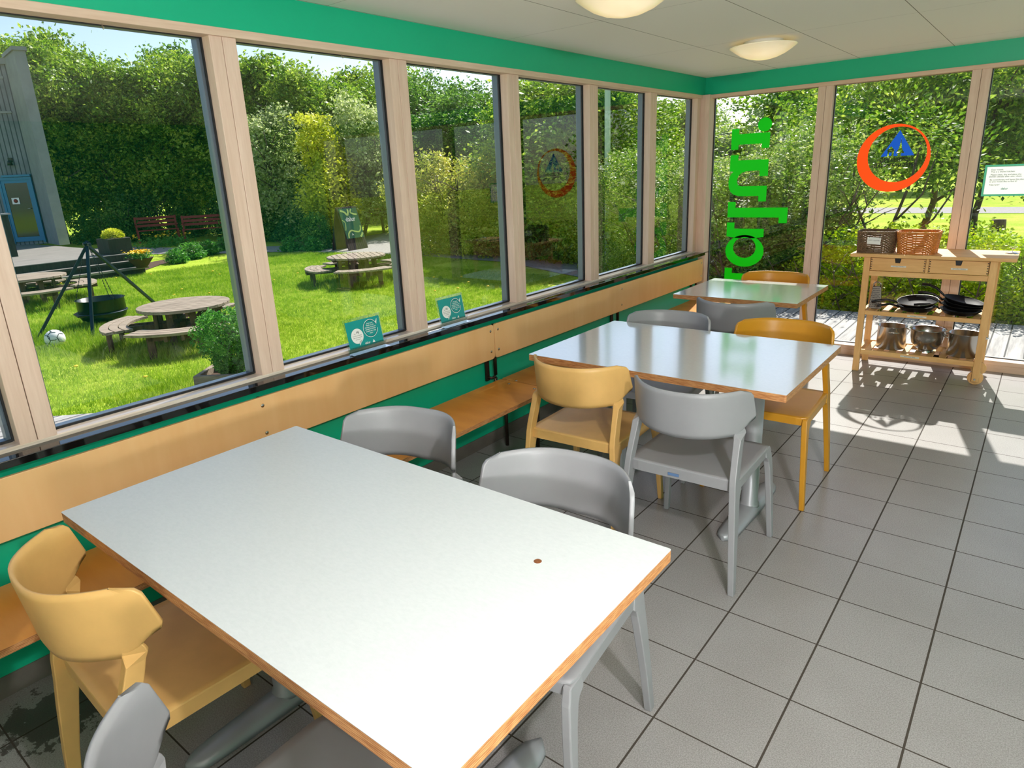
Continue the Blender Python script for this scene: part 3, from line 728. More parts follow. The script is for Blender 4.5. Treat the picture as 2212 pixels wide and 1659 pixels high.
letter([[(-1.843, .666), (-1.776, .666), (-1.776, .620), (-1.55, .620), (-1.51, .60), (-1.50, .54), (-1.56, .50), (-1.776, .50), (-1.776, .45), (-1.843, .45)]])
dc = thing('window_decal', 'round orange ring decal with blue triangle on the far glass above the trolley', 'decal', (0, 0, 0))
mb = MB(); n = 72
for i in range(n):
    o = []
    for q in (i, i+1):
        a = 2*PI*q/n
        o.append(((-.589+.2455*math.cos(a), YV, 1.557+.2455*math.sin(a)), (-.565+.196*math.cos(a), YV, 1.582+.2*math.sin(a))))
    mb.add([o[0][0], o[1][0], o[1][1], o[0][1]], [(0, 1, 2, 3)])
mb.build('ring', 'vorange', dc)
mb = MB()
def T(p): return p
# triangle with a small house and fir tree cut out of it
ngon_y(mb, [(-.560, 1.757), (-.672, 1.572), (-.628, 1.572), (-.628, 1.612), (-.636, 1.612), (-.607, 1.645), (-.579, 1.612), (-.585, 1.612), (-.585, 1.572), (-.560, 1.572), (-.560, 1.592), (-.575, 1.592), (-.556, 1.625), (-.548, 1.67), (-.545, 1.70)], mi=0)
ngon_y(mb, [(-.560, 1.757), (-.545, 1.70), (-.542, 1.67), (-.534, 1.625), (-.515, 1.592), (-.538, 1.592), (-.538, 1.572), (-.448, 1.572)], mi=0)
ngon_y(mb, [(-.618, 1.575), (-.600, 1.575), (-.600, 1.60), (-.618, 1.60)], mi=0)
mb.build('triangle', 'vblue', dc)
mt = frame((-.56, YV, 1.5), (-1, 0, 0), (0, 0, 1))
text(dc, 'lettering', 'HOSTELLING', .040, 'vblack', frame((-.565, YV-.0002, 1.545), (-1, 0, 0), (0, 0, 1)), sx=.95, bold=.0006)
text(dc, 'lettering', 'INTERNATIONAL', .040, 'vblack', frame((-.565, YV-.0002, 1.503), (-1, 0, 0), (0, 0, 1)), sx=.9, bold=.0006)
sh = thing('paper_notice', 'white notice with mint border stuck on the glass at the right edge', 'notice', (0, 0, 0))
mb = MB().box(.0, .32, YV-.002, YV-.001, 1.268, 1.282).box(.0, .32, YV-.002, YV-.001, 1.468, 1.482).box(.0, .014, YV-.002, YV-.001, 1.282, 1.468).box(.306, .32, YV-.002, YV-.001, 1.282, 1.468).build('border', 'mint', sh)
MB().add([(.012, YV-.0022, 1.28), (.308, YV-.0022, 1.28), (.308, YV-.0022, 1.47), (.012, YV-.0022, 1.47)], [(0, 1, 2, 3)]).build('page', sticker('backlit_paper', (236, 238, 232), .45), sh)
for i, (s, z) in enumerate((('Dear guests,', 1.448), ('This is a shared kitchen:', 1.434), ('Please clean, dry and place the', 1.414), ('kitchen utensils after using them.', 1.401), ('Be considerate and leave the place', 1.380), ('as you would like to find it!', 1.367), ('Takk fyrir!', 1.345))):
    text(sh, 'printed_text', s, .0142, 'greyink', frame((.038 if i != 3 else .03, YV-.0032, z), (1, 0, 0), (0, 0, 1)), 'LEFT', .0003)
text(sh, 'printed_text', 'dalur', .02, 'tealink', frame((.13, YV-.0032, 1.318), (1, 0, 0), (0, 0, 1)), bold=.0004)

# ------------------------------------------------------------------ trolley
CX, CY = -.2145, 3.275
tr = thing('kitchen_trolley', 'birch kitchen trolley with two drawers standing before the far windows', 'trolley', (CX, CY, 0))
lx0, lx1, lx2, lx3 = -.4015, -.358, .359, .402       # leg x spans
fy, by_ = -.19, .175
for (a, b, z0) in ((lx0, lx1, 0), (lx2, lx3, .028)):
    for y in (fy, by_-.03):
        MB().box(a, b, y, y+.03, z0, .872).build('leg', 'cart', tr, .003)
MB().box(-.4895, .5005, -.22, .225, .874, .898).build('worktop', 'cart_x', tr, .003)
fr_ = MB().box(lx1, lx2, fy+.004, fy+.026, .735, .772).box(lx1, lx2, by_-.028, by_-.006, .735, .866)
fr_.box(-.008, .010, fy+.004, fy+.026, .772, .872).box(lx1-.03, lx1-.008, fy+.03, by_-.03, .735, .866).box(lx2+.008, lx2+.03, fy+.03, by_-.03, .735, .866)
fr_.build('drawer_frame', 'cart_x', tr, .002)
def drawer(x0, x1, knob):
    xm = (x0+x1)/2; z0, z1 = .776, .868; y = fy+.002
    d = MB().prism([(x0, z0), (x1, z0), (x1, z1), (xm+.021, z1), (xm+.015, z1-.033), (xm-.015, z1-.033), (xm-.021, z1), (x0, z1)], 'y', y, y+.014)
    d.box(x0+.004, x1-.004, y+.014, by_-.04, z0+.004, z0+.01).box(x0, x0+.01, y+.014, by_-.04, z0+.002, z1-.012).box(x1-.01, x1, y+.014, by_-.04, z0+.002, z1-.012)
    d = d.build('drawer', 'cart_x', tr, .0012)
    MB().box(xm-.03, xm+.03, y+.016, y+.02, z1-.045, z1).build('handle_recess', 'blackplastic', d)
    for e in (x0+.001, x1-.009):
        for i in range(5): MB().box(e, e+.008, y-.0006, y+.001, z0+.008+i*.017, z0+.016+i*.017).build('dovetail', 'picnicleg', d)
    MB().box(xm-.04, xm+.056, y-.001, y, .806, .817).build('label_strip', 'label', d)
    text(d, 'printed_text', 'KITCHEN UTENSILS', .0085, 'ink', frame((xm+.008, y-.0014, .8115), (1, 0, 0), (0, 0, 1)))
    return d
drawer(lx1+.004, -.010, 1); drawer(.012, lx2-.004, 0)
for nme, zt, h, lab, lx in (('middle_shelf', .473, .030, 'KITCHEN UTENSILS', -.02), ('bottom_shelf', .172, .036, 'POTS AND PANS', -.03)):
    s_ = MB().box(lx1, lx2, fy+.004, fy+.026, zt-h, zt).box(lx1, lx2, by_-.026, by_-.004, zt-h, zt)
    for i in range(9):
        x = lx1+.02+i*.0805; s_.box(x, x+.042, fy+.026, by_-.026, zt-.018, zt-.006)
    for a in (lx1, lx2): s_.box(a-.03 if a < 0 else a+.008, a-.008 if a < 0 else a+.03, fy+.03, by_-.03, zt-h, zt)
    s_ = s_.build(nme, 'cart_x', tr, .0015)
    MB().box(lx-.06, lx+.06, fy+.0028, fy+.0038, zt-h*.5-.006, zt-h*.5+.006).build('label_strip', 'label', s_)
    text(s_, 'printed_text', lab, .0092, 'ink', frame((lx, fy+.0022, zt-h*.5), (1, 0, 0), (0, 0, 1)))
for y in (fy+.032, by_-.058):
    wb = MB(); ring = []
    for yy, r in ((0, .045), (.004, .048), (.018, .048), (.022, .045)):
        ring.append([(r*math.cos(2*PI*i/36), yy, r*math.sin(2*PI*i/36)) for i in range(36)])
    wb.loft(ring, 0, True).lathe([(.012, -.002), (.012, .0)], n=16)
    wo_ = wb.build('wheel', 'cart', tr, 0, (.378, y, .048))
    MB().tube([(0, -.040, 0), (0, -.03, 0)], .007, 12).build('axle_bolt', 'steel', wo_)

# woven baskets on the worktop
def basket(loc, rz, wx, wy, h, mat, label, taper=.9, seed=1):
    t = thing('wicker_basket', label, 'basket', loc, rz); r = random.Random(seed)
    mb = MB(); n = 44; rows = int(h/.0085)
    def rp(u, s):     # rounded rectangle
        a = 2*PI*u; c, s_ = math.cos(a), math.sin(a); e = .42
        return (math.copysign(abs(c)**e, c)*wx/2*s, math.copysign(abs(s_)**e, s_)*wy/2*s)
    for k_ in range(rows):
        z = .004+h*k_/rows; sc = taper+(1-taper)*k_/rows
        pts = []
        for i in range(n*2+1):
            u = i/(n*2); x, y = rp(u, sc*(1+.02*(1 if (i//2+k_) % 2 else -1))); pts.append((x, y, z+r.uniform(-.0012, .0012)))
        mb.tube(pts, .0040, 5)
    mb.box(-wx/2*taper*.97, wx/2*taper*.97, -wy/2*taper*.97, wy/2*taper*.97, .001, .006)
    mb.build('woven_sides', mat, t)
    mb = MB()
    for i in range(n):
        u = i/n; x0, y0 = rp(u, taper); x1, y1 = rp(u, 1.0); mb.tube([(x0, y0, .002), (x1, y1, h)], .0034, 5)
    mb.build('upright_stakes', mat, t)
    mb = MB()
    for ph in (0, 1, 2):
        pts = []
        for i in range(121):
            u = i/120; x, y = rp(u, 1.0+.015*math.sin(u*2*PI*14+ph*2.1)); pts.append((x, y, h+.003+.005*math.sin(u*2*PI*14+ph*2.1+1.5)))
        mb.tube(pts, .0045, 6)
    mb.build('braided_rim', mat, t)
    return t
ZW = .898
b1 = basket((-.565, 3.21, ZW), .02, .245, .21, .146, 'wicker_d', 'grey-brown wicker basket with a white tag, left on the trolley top', .95, 3)
tg_ = MB().box(-.044, .044, -.0008, 0, 0, .05).build('tag', 'white', b1, 0, (-.005, -.113, .066)); tg_.rotation_euler = (.05, D(3), .02)
text(tg_, 'printed_text', 'DIRTY CLOTHS', .0105, 'ink', frame((0, -.0012, .028), (1, 0, 0), (0, 0, 1)))
MB().tube([(-.032, 0, .045), (-.030, -.002, .066), (-.030, .012, .072)], .0016, 6).tube([(.036, 0, .045), (.034, -.002, .066), (.034, .012, .07)], .0016, 6).build('tie', 'blackplastic', tg_)
basket((-.300, 3.205, ZW), -.03, .255, .22, .146, 'wicker_o', 'honey-orange wicker basket, right one of the two on the trolley top', .9, 8)
# chrome stand at the right end of the worktop
t = thing('metal_card_holder', 'small chrome card holder at the right end of the trolley top', 'holder', (.245, 3.33, ZW))
MB().lathe([(.040, 0), (.038, .004), (.018, .012), (.006, .016), (.0001, .017)], n=30).build('base', 'chrome', t)
MB().tube([(0, 0, .012), (0, 0, .03), (-.008, 0, .04), (-.018, 0, .038)], .002, 8).tube([(0, 0, .03), (.01, 0, .044), (.006, 0, .052)], .002, 8).tube([(0, 0, .03), (.014, .004, .036), (.024, .004, .048)], .002, 8).build('clip', 'chrome', t)
# box grater
t = thing('box_grater', 'upright steel box grater on the middle shelf beside the left leg', 'grater', (-.535, 3.245, .4685), .12)
def gr(z): s_ = .044-.016*z/.165; return [(-s_, -s_*.8), (s_, -s_*.8), (s_, s_*.8), (-s_, s_*.8)]
MB().loft([[(x, y, 0) for x, y in gr(0)], [(x, y, .165) for x, y in gr(.165)]], 0, False).build('body', plain('dull_grater_steel', (112, 106, 98), .4, .9), t, .002)
mb = MB()
for iz in range(11):
    for ix in range(6):
        z = .016+iz*.0135; s_ = .044-.016*z/.165; x = (-.8+1.6*(ix+.5*(iz % 2))/6)*s_
        mb.add([(x+.0032*math.cos(a*PI/3), -s_*.8-.0012, z+.004*math.sin(a*PI/3)) for a in range(6)], [tuple(range(6))])
mb.build('grating_holes', 'rubber', t)
MB().tube([(-.022, 0, .163), (-.024, 0, .185), (-.014, 0, .198), (.014, 0, .198), (.024, 0, .185), (.022, 0, .163)], .0045, 8).build('handle', 'steel', t)
# frying pans
def pan(loc, label, r=.13, tilt=(0, 0, 0), hd=180, rim='panrim', h=.035, curve=0.0, light_in=False):
    t = thing('frying_pan', label, 'pan', loc); t.rotation_euler = tilt
    MB().lathe([(.0001, .0), (r*.74, 0), (r*.97, h*.9), (r, h), (r*.985, h+.001), (r*.95, h*.9), (r*.72, .004), (.0001, .004)], n=44).build('pan_body', 'blackpan', t)
    MB().lathe([(r*.985, h-.0005), (r*1.008, h), (r*1.008, h+.0025), (r*.985, h+.002), (r*.985, h-.0005)], n=44, ring=True).build('rim', rim, t)
    a = D(hd); c, s_ = math.cos(a), math.sin(a)
    P = [(r*.96, h*.7), (r*1.15, h*.85+.01), (r*1.5, h+.018+curve*.5), (r*1.95, h+.012+curve), (r*2.25, h+.004+curve)]
    MB().tube([(c*q, s_*q, z) for q, z in P], .0065, 10, r2=.011).build('handle', 'blackplastic', t)
    return t
ZS = .4685
pan((-.262, 3.28, ZS+.040), 'wide black frying pan with light rim, on top at the middle shelf\'s left', .133, (D(8), D(-3), 0), 196, 'panrim')
pan((-.268, 3.27, ZS+.001), 'dark frying pan under the light-rimmed pan on the middle shelf, handle to the left', .125, (0, 0, 0), 214, 'blackpan')
for i, (dz, dx, tl, hd, cv, lb) in enumerate(((.001, .0, 2, 186, .0, 'bottom pan of the black frying pan stack at the right of the middle shelf'),
        (.020, .004, 5, 178, .006, 'second pan from the bottom of the black frying pan stack on the middle shelf'),
        (.040, .008, 8, 183, .012, 'third pan from the bottom of the black frying pan stack on the middle shelf'),
        (.060, .010, 11, 171, .03, 'topmost pan of the black frying pan stack, handle rising left'))):
    pan((.005+dx, 3.27, ZS+dz+.012*(i > 0)), lb, .128, (0, D(tl), 0), hd, 'blackpan', .03, cv)
# pots on the bottom shelf
ZB = .1675
def pot(loc, label, r, h, name='stock_pot', hd=0):
    t = thing(name, label, 'pot', loc, D(hd))
    MB().lathe([(.0001, 0), (r*.95, 0), (r, .006), (r, h-.003), (r*1.025, h), (r*1.02, h+.002), (r*.975, h-.001), (r*.97, .008), (.0001, .008)], n=52).build('pot_body', 'steel', t)
    for s_ in (-1, 1):
        MB().tube([(s_*r*.99, -.035, h*.80), (s_*(r+.016), -.034, h*.815), (s_*(r+.027), -.02, h*.82), (s_*(r+.027), .02, h*.82), (s_*(r+.016), .034, h*.815), (s_*r*.99, .035, h*.80)], .0042, 8).build('handle', 'chrome', t)
    return t
p1 = pot((-.402, 3.27, ZB), 'leftmost stainless steel stock pot on the bottom shelf, loop handle in front', .098, .172, hd=-75)
pot((.062, 3.27, ZB), 'rightmost stainless steel pot on the bottom shelf, behind the right leg', .104, .165, hd=15)
t = thing('colander', 'perforated stainless steel bowl between the two pots on the bottom shelf', 'colander', (-.172, 3.27, ZB))
prof = [(.0001, .018), (.05, .018), (.075, .03), (.098, .065), (.108, .11), (.112, .165), (.120, .172), (.118, .175), (.107, .168), (.103, .11), (.093, .068), (.07, .035), (.0001, .023)]
MB().lathe(prof, n=52).build('bowl', 'steel', t)
MB().lathe([(.052, 0), (.05, .02), (.046, .02), (.048, 0), (.052, 0)], n=40, ring=True).build('foot_ring', 'steel', t)
mb = MB()
for pa in (-118, -78, -38, -158, 2):
    for i in range(9):
        for j in range(9):
            if (i-4)**2+(j-4)**2 > 17: continue
            z = .055+j*.008; a = D(pa+(i-4)*3.4+(1.7 if j % 2 else 0))
            rr_ = .094+(z-.065)*.27+.0022 if z < .11 else .1085
            rr_ = np.interp(z, [.03, .065, .11, .165], [.075, .098, .108, .112])+.0006
            tx_ = Vector((-math.sin(a), math.cos(a), 0)); o = Vector((rr_*math.cos(a), rr_*math.sin(a), z))
            mb.add([o+tx_*(.0017*math.cos(q*PI/3))+Vector((0, 0, .0017*math.sin(q*PI/3))) for q in range(6)], [tuple(range(6))])
mb.build('perforations', 'rubber', t)
for s_ in (-1, 1):
    a = D(-90+s_*90-10); c, q = math.cos(a), math.sin(a)
    MB().tube([(c*.112-q*.03, q*.112+c*.03, .150), (c*.13-q*.025, q*.13+c*.025, .156), (c*.13+q*.025, q*.13-c*.025, .156), (c*.112+q*.03, q*.112-c*.03, .150)], .004, 8).build('handle', 'chrome', t)

# ------------------------------------------------------------------ outside: ground
def poly_flat(name, pts, zf, mat, zoff=0):
    bm = bmesh.new(); vs = [bm.verts.new((x, y, zf(x)+zoff)) for x, y in pts]; bm.faces.new(vs); bmesh.ops.triangulate(bm, faces=bm.faces)
    me = bpy.data.meshes.new(name); bm.to_mesh(me); bm.free(); me.materials.append(M[mat])
    for p in me.polygons:
        if p.normal.z < 0: p.flip()
    o = bpy.data.objects.new(name, me); COL.objects.link(o); return o
mb = MB(); xs = [-120, -60, -39, -9, 60]; ys = [-60, 120]
for i in range(len(xs)-1):
    mb.add([(xs[i], ys[0], ground(xs[i])), (xs[i+1], ys[0], ground(xs[i+1])), (xs[i+1], ys[1], ground(xs[i+1])), (xs[i], ys[1], ground(xs[i]))], [(0, 1, 2, 3)])
struct(mb.build('lawn_ground', 'lawn'))
struct(poly_flat('gravel_path', [(-24.5, 5.6), (-21.4, 6.7), (-18.8, 8.0), (-17.5, 8.95), (-14.5, 9.9), (-12.3, 10.12), (-9.7, 10.17), (-6.8, 8.9), (-5.5, 7.6), (-4.9, 7.6), (-4.9, 9.3), (-7.4, 10.4), (-9.6, 11.5), (-12.5, 11.5), (-13.8, 12.0), (-16.6, 15.5), (-18.8, 14.6), (-17.2, 12.3), (-18.0, 10.6), (-19.6, 9.4), (-22, 8.2), (-25.2, 7.4)], ground, 'gravel', .012))
struct(poly_flat('gravel_path', [(-9, 26), (6, 26), (6, 29), (-9, 29)], lambda x: -.49, 'gravel', 0))
struct(MB().prism([(-7.2, -4.6), (-6.9, -2.4), (-5.66, -1.14), (-5.1, -.59), (-4.7, -.2), (-4.7, 6.9), (-2.05, 6.9), (-2.05, 5.55), (3.6, 5.55), (3.6, YF+.05), (XL-.15, YF+.05), (XL-.15, -4.6)], 'z', -.12, -.05).build('deck', 'deck'))

# terrace and steps
struct(MB().box(-25.6, -17.3, -3, 4.95, ground(-20)-.1, .10).build('terrace', 'terrace'))
for i, (x, z) in enumerate(((-17.08, -.065), (-16.86, -.22))):
    tag(MB().box(x-.34, x, -3, 4.9+.06*i, z-.045, z).box(x-.30, x-.05, -3, 4.88, z-.17, z-.045, 1).build('step', ['terrace', 'darkwood']), ['upper weathered timber step down from the terrace to the lawn', 'lower weathered timber step down from the terrace to the lawn'][i], 'step', 'terrace steps')
tag(MB().box(-17.35, -17.29, -3, 4.95, -.2, .085).build('step_riser', 'darkwood'), 'dark timber riser under the front edge of the terrace', 'riser')

# ------------------------------------------------------------------ building on the left
A_ = Vector((-25.08, 4.57, 0)); dW = Vector((.638, .770, 0)); nW = Vector((.770, -.638, 0))
ang = math.atan2(dW.y, dW.x)
bd = thing('neighbour_building', 'grey timber-clad building with a blue glazed door at the left edge', 'building', (A_.x, A_.y, .10), ang)
# local x along the wall to the corner (0..0.95), local -y towards the viewer
MB().box(-7, .93, 0, .25, 0, 5.25).build('wall', 'siding', bd)
MB().prism([(.93, 0), (1.74, -1.25), (1.98, -1.12), (1.25, .25)], 'z', 0, 5.42).build('end_wall', 'concrete', bd)
MB().prism([(.89, 0), (1.72, -1.31), (2.04, -1.14), (1.27, .3)], 'z', 5.42, 5.52).box(-7, 1.2, -.08, .3, 5.25, 5.42).build('roof_edge', 'concrete', bd)
fr2 = MB().box(-.03, .03, -.07, 0, .05, 2.05).box(.84, .9, -.07, 0, .05, 2.05).box(.03, .84, -.07, 0, 1.97, 2.05).build('door_frame', 'bluepaint', bd)
dr = MB().box(.03, .12, -.05, -.01, .1, 1.97).box(.75, .84, -.05, -.01, .1, 1.97).box(.12, .75, -.05, -.01, .1, .24).box(.12, .75, -.05, -.01, 1.88, 1.97).build('door', 'bluepaint', bd)
MB().box(.12, .75, -.035, -.025, .24, 1.88).build('door_glass', 'darkglass', dr)
MB().box(.22, .43, -.055, -.05, 1.25, 1.44).build('door_notice', 'white', dr)
MB().lathe([(.06, 0), (.0001, .002)], n=20).build('notice_emblem', 'redpaint', dr).matrix_basis = frame((.325, -.057, 1.345), (1, 0, 0), (0, 0, 1))
MB().tube([(.70, -.06, 1.1), (.70, -.09, 1.1), (.62, -.09, 1.1)], .012, 8).build('door_handle', 'steel', dr)
MB().box(.1, .9, -.10, .02, 2.06, 2.12).build('door_head', 'bluepaint', bd)
wd = MB().box(-.9, .42, -.05, 0, 4.0, 4.1).box(-.9, .42, -.05, 0, 4.72, 4.82).box(.33, .42, -.05, 0, 4.1, 4.72).box(-.28, -.2, -.05, 0, 4.1, 4.72).build('window', 'bluepaint', bd)
MB().box(-.9, .33, -.02, .01, 4.1, 4.72).build('pane', 'darkglass', wd)
MB().box(-.9, .8, -.03, 0, 4.86, 4.93).box(-.9, .8, -.03, 0, 3.9, 3.96).build('cladding_trim', 'concrete', bd)
wl = MB().box(.38, .5, -.03, 0, 2.5, 2.62).lathe([(.0001, -.1), (.075, -.1), (.05, .02), (.02, .05), (.0001, .05)], (.44, -.10, 2.50), 16).build('wall_lamp', 'blackplastic', bd)
# dark low post in front of the door side
pb = MB().box(-20.5, -20.2, 2.4, 3.22, .1, 1.15).box(-20.55, -20.15, 2.35, 3.27, 1.15, 1.19, 1).build('timber_screen', ['darkwood', 'concrete'])
tag(pb, 'low dark timber screen on the terrace left of the blue door', 'screen')

# ------------------------------------------------------------------ picnic tables
def make_picnic(label):
    t = thing('picnic_table', label, 'picnic table')
    R, zt = .60, .545
    mb = MB(); ns = 10; w_ = 2*R/ns
    for i in range(ns):
        y0 = -R+i*w_+.006; y1 = -R+(i+1)*w_-.006
        xa = math.sqrt(max(.02, R*R-y0*y0)); xb = math.sqrt(max(.02, R*R-y1*y1)); ym = (y0+y1)/2; xm = math.sqrt(R*R-ym*ym)
        mb.prism([(-xa, y0), (xa, y0), (xm, ym), (xb, y1), (-xb, y1), (-xm, ym)], 'z', zt-.04, zt)
    mb.build('tabletop', 'picnic', t, .004)
    fr = MB()
    for a in (0, PI/2):
        d = Vector((math.cos(a), math.sin(a), 0)); nrm = Vector((-d.y, d.x, 0))
        for s_ in (-1, 1):
            o = nrm*(.10*s_)
            fr.bar(o-d*1.06+Vector((0, 0, .27+.01*(a > 0))), o+d*1.06+Vector((0, 0, .27+.01*(a > 0))), .045, .085)
            fr.bar(o-d*.5+Vector((0, 0, zt-.075)), o+d*.5+Vector((0, 0, zt-.075)), .04, .06)
    fr.build('cross_beam', 'picnicleg', t, .004)
    for q in range(4):
        a = q*PI/2+PI/4*0; d = Vector((math.cos(a), math.sin(a), 0)); nrm = Vector((-d.y, d.x, 0))
        for s_ in (-1, 1):
            MB().bar(d*.36+nrm*.145*s_+Vector((0, 0, 0)), d*.36+nrm*.145*s_+Vector((0, 0, zt-.05)), .085, .05, up=(d.x, d.y, 0)).build('leg', 'picnicleg', t, .004)
        b = MB()
        for j in range(3):
            r0_, r1_ = .74+j*.115, .74+(j+1)*.115-.012
            rg = []
            for i in range(13):
                th = (-.66+1.32*i/12)*(1-.04*j); cc = math.cos(a+th); ss = math.sin(a+th)
                rg.append([(r0_*cc, r0_*ss, .31), (r1_*cc, r1_*ss, .31), (r1_*cc, r1_*ss, .345), (r0_*cc, r0_*ss, .345)])
            b.loft(rg, 0, False)
        b = b.build('bench_seat', 'picnic', t, .003)
        for s_ in (-1, 1):
            e = d*.93+nrm*.30*s_
            MB().bar(e, e+Vector((0, 0, .31)), .09, .05, up=(d.x, d.y, 0)).bar(d*.93+nrm*.1*s_+Vector((0, 0, .27)), d*.93+nrm*.33*s_+Vector((0, 0, .27)), .05, .06).build('leg', 'picnicleg', t, .004)
    return t
pt = make_picnic('round slatted picnic table nearest the windows, behind the box bush')
pt.location = (-8.88, 1.92, ground(-8.9)); pt.rotation_euler.z = D(55)
dup(pt, (-10.85, 6.6, ground(-10.9)), D(150), 'round slatted picnic table standing before the black sign on the lawn')
dup(pt, (-14.5, 1.75, ground(-14.5)), D(75), 'round picnic table in front of the terrace steps, cut by the left window post')
fp = MB().lathe([(.07, 0), (.05, .09), (.04, .09), (.0001, .09)], n=20).build('flower_pot', 'terracotta', None, 0, (-14.75, 1.42, ground(-14.5)+.545))
tag(fp, 'upturned terracotta pot on the picnic table by the terrace', 'pot')

# fire tripod with hanging cauldron
top = Vector((-10.95, 1.6, .83))
feet = [Vector((-10.33, 1.18, ground(-10.33))), Vector((-11.15, .72, ground(-11))), Vector((-12.1, 2.95, ground(-12)))]
tp = thing('fire_tripod', 'tall black iron tripod standing over the grill pan on the lawn', 'tripod', (top.x, top.y, ground(-11)))
o_ = Vector(tp.location)
for f_ in feet:
    d = (top-f_); q = top+d.normalized()*.06
    MB().bar(f_-o_, q-o_, .04, .04).build('leg', 'dark_iron', tp)
MB().box(-.12, .12, -.02, .02, .83+.46, .83+.50).build('top_plate', 'dark_iron', tp)
for i in range(3):
    a = 2*PI*i/3+.3; e = Vector((.34*math.cos(a)-.25, .34*math.sin(a)+.1, .42)); s_ = Vector((.05*math.cos(a), .05*math.sin(a), 1.25))
    mb = MB(); n = 34
    for j in range(n):
        p = s_.lerp(e, (j+.5)/n); mb.bar(p-Vector((0, 0, .012)), p+Vector((0, 0, .012)), .012 if j % 2 else .004, .004 if j % 2 else .012)
    mb.build('chain', 'dark_iron', tp)
cl = thing('fire_cauldron', 'round black fire pan hanging from the iron tripod', 'cauldron', (-11.2, 1.7, ground(-11)+.02))
MB().lathe([(.0001, .06), (.2, .06), (.31, .12), (.34, .18), (.34, .42), (.352, .425), (.33, .42), (.325, .2), (.0001, .12)], n=40).build('bowl', 'cauldron', cl)
MB().lathe([(.335, .20), (.36, .21), (.36, .222), (.335, .225), (.335, .20)], n=40, ring=True).build('band', 'dark_iron', cl)
MB().prism([(-.42, -.2), (-.2, -.36), (.15, -.42), (.2, -.3), (-.25, -.1)], 'z', .2, .215).build('side_tray', 'cauldron', cl)

# football
fb = thing('football', 'white football with dark lines lying on the lawn near the tripod', 'ball', (-10.28, .69, ground(-10.28)+.125))
bm = bmesh.new(); bmesh.ops.create_icosphere(bm, subdivisions=4, radius=.128); me = bpy.data.meshes.new('ball_skin'); bm.to_mesh(me); bm.free()
me.materials.append(M['leatherw']); me.polygons.foreach_set('use_smooth', [True]*len(me.polygons))
o = bpy.data.objects.new('ball_skin', me); COL.objects.link(o); o.parent = fb
mb = MB()
for k_ in range(6):
    ax = Vector(random.choice([(1, .3, .6), (-.7, .6, .5), (.2, -1, .5), (.5, -.5, .8), (.1, .9, .3)])).normalized() if k_ else Vector((.8, -.4, .5)).normalized()
    ax = [Vector(v).normalized() for v in ((.8, -.4, .5), (.9, .45, .15), (.3, -.95, .1), (.1, .2, 1), (-.5, .8, .4), (-.8, -.4, .3))][k_]
    a = ax.orthogonal().normalized(); b = ax.cross(a); pts = []
    for i in range(7):
        th = 2*PI*i/6; p = ax*.85+(a*math.cos(th)+b*math.sin(th))*.5; pts.append(p.normalized()*.129)
    pp = []
    for i in range(6):
        for s_ in range(4): pp.append(pts[i].lerp(pts[i+1], s_/4).normalized()*.129)
    mb.tube(pp[:18], .005, 5)
mb.build('seam_lines', 'footblack', fb)

# ------------------------------------------------------------------ foliage
def leaves(P, size, mat, name, parent=None, aspect=.5, up=0.0, seed=0, loc=(0, 0, 0)):
    r = np.random.default_rng(seed); n = len(P)
    a = r.normal(size=(n, 3)); a[:, 2] *= .7; a /= np.linalg.norm(a, axis=1)[:, None]
    q = r.normal(size=(n, 3)); q[:, 2] += up; b = np.cross(a, q); b /= np.linalg.norm(b, axis=1)[:, None]
    s = size*r.uniform(.6, 1.3, (n, 1))
    V = np.stack([P-a*s*.5, P+b*s*aspect*.5, P+a*s*.5, P-b*s*aspect*.5], 1).reshape(-1, 3)
    me = bpy.data.meshes.new(name); me.vertices.add(4*n); me.vertices.foreach_set('co', V.ravel())
    me.loops.add(4*n); me.loops.foreach_set('vertex_index', np.arange(4*n, dtype=np.int32))
    me.polygons.add(n); me.polygons.foreach_set('loop_start', np.arange(0, 4*n, 4, dtype=np.int32))
    me.update(calc_edges=True); me.materials.append(M[mat])
    o = bpy.data.objects.new(name, me); COL.objects.link(o); o.location = loc
    if parent: o.parent = parent
    return o
def crown_pts(n, R, z0, z1, seed, lobes=9, clump=70, cr=.2, solid=.5):
    low = z0 < .06
    r = np.random.default_rng(seed); H = z1-z0; cz = z0+H*.52
    L = []
    for i in range(lobes):
        a = r.uniform(0, 2*PI); t_ = r.uniform(-.85, .85); rad = R*math.sqrt(max(.05, 1-t_*t_))*r.uniform(.2, .62)
        L.append((rad*math.cos(a), rad*math.sin(a), cz+t_*H*.40, R*r.uniform(.38, .58)))
    L.append((0, 0, z1-R*.35, R*.4)); L.append((0, 0, cz, R*.6))
    if low:
        for i in range(6): a = i*PI/3; L.append((R*.45*math.cos(a), R*.45*math.sin(a), z0+R*.35, R*.42))
    L = np.array(L); nc = max(1, n//clump)
    k_ = r.integers(0, len(L), nc); d = r.normal(size=(nc, 3)); d /= np.linalg.norm(d, axis=1)[:, None]
    rad = L[k_, 3]*(solid+(1-solid)*r.random(nc)**.5)
    c = L[k_, :3]+d*rad[:, None]*np.array([1, 1, min(1.5, max(.8, H/(2*R)))])
    c[:, 2] = np.clip(c[:, 2], z0, z1)
    P = np.repeat(c, clump, 0)+r.normal(size=(nc*clump, 3))*cr*R*.55*np.array([1, 1, .8])
    return P
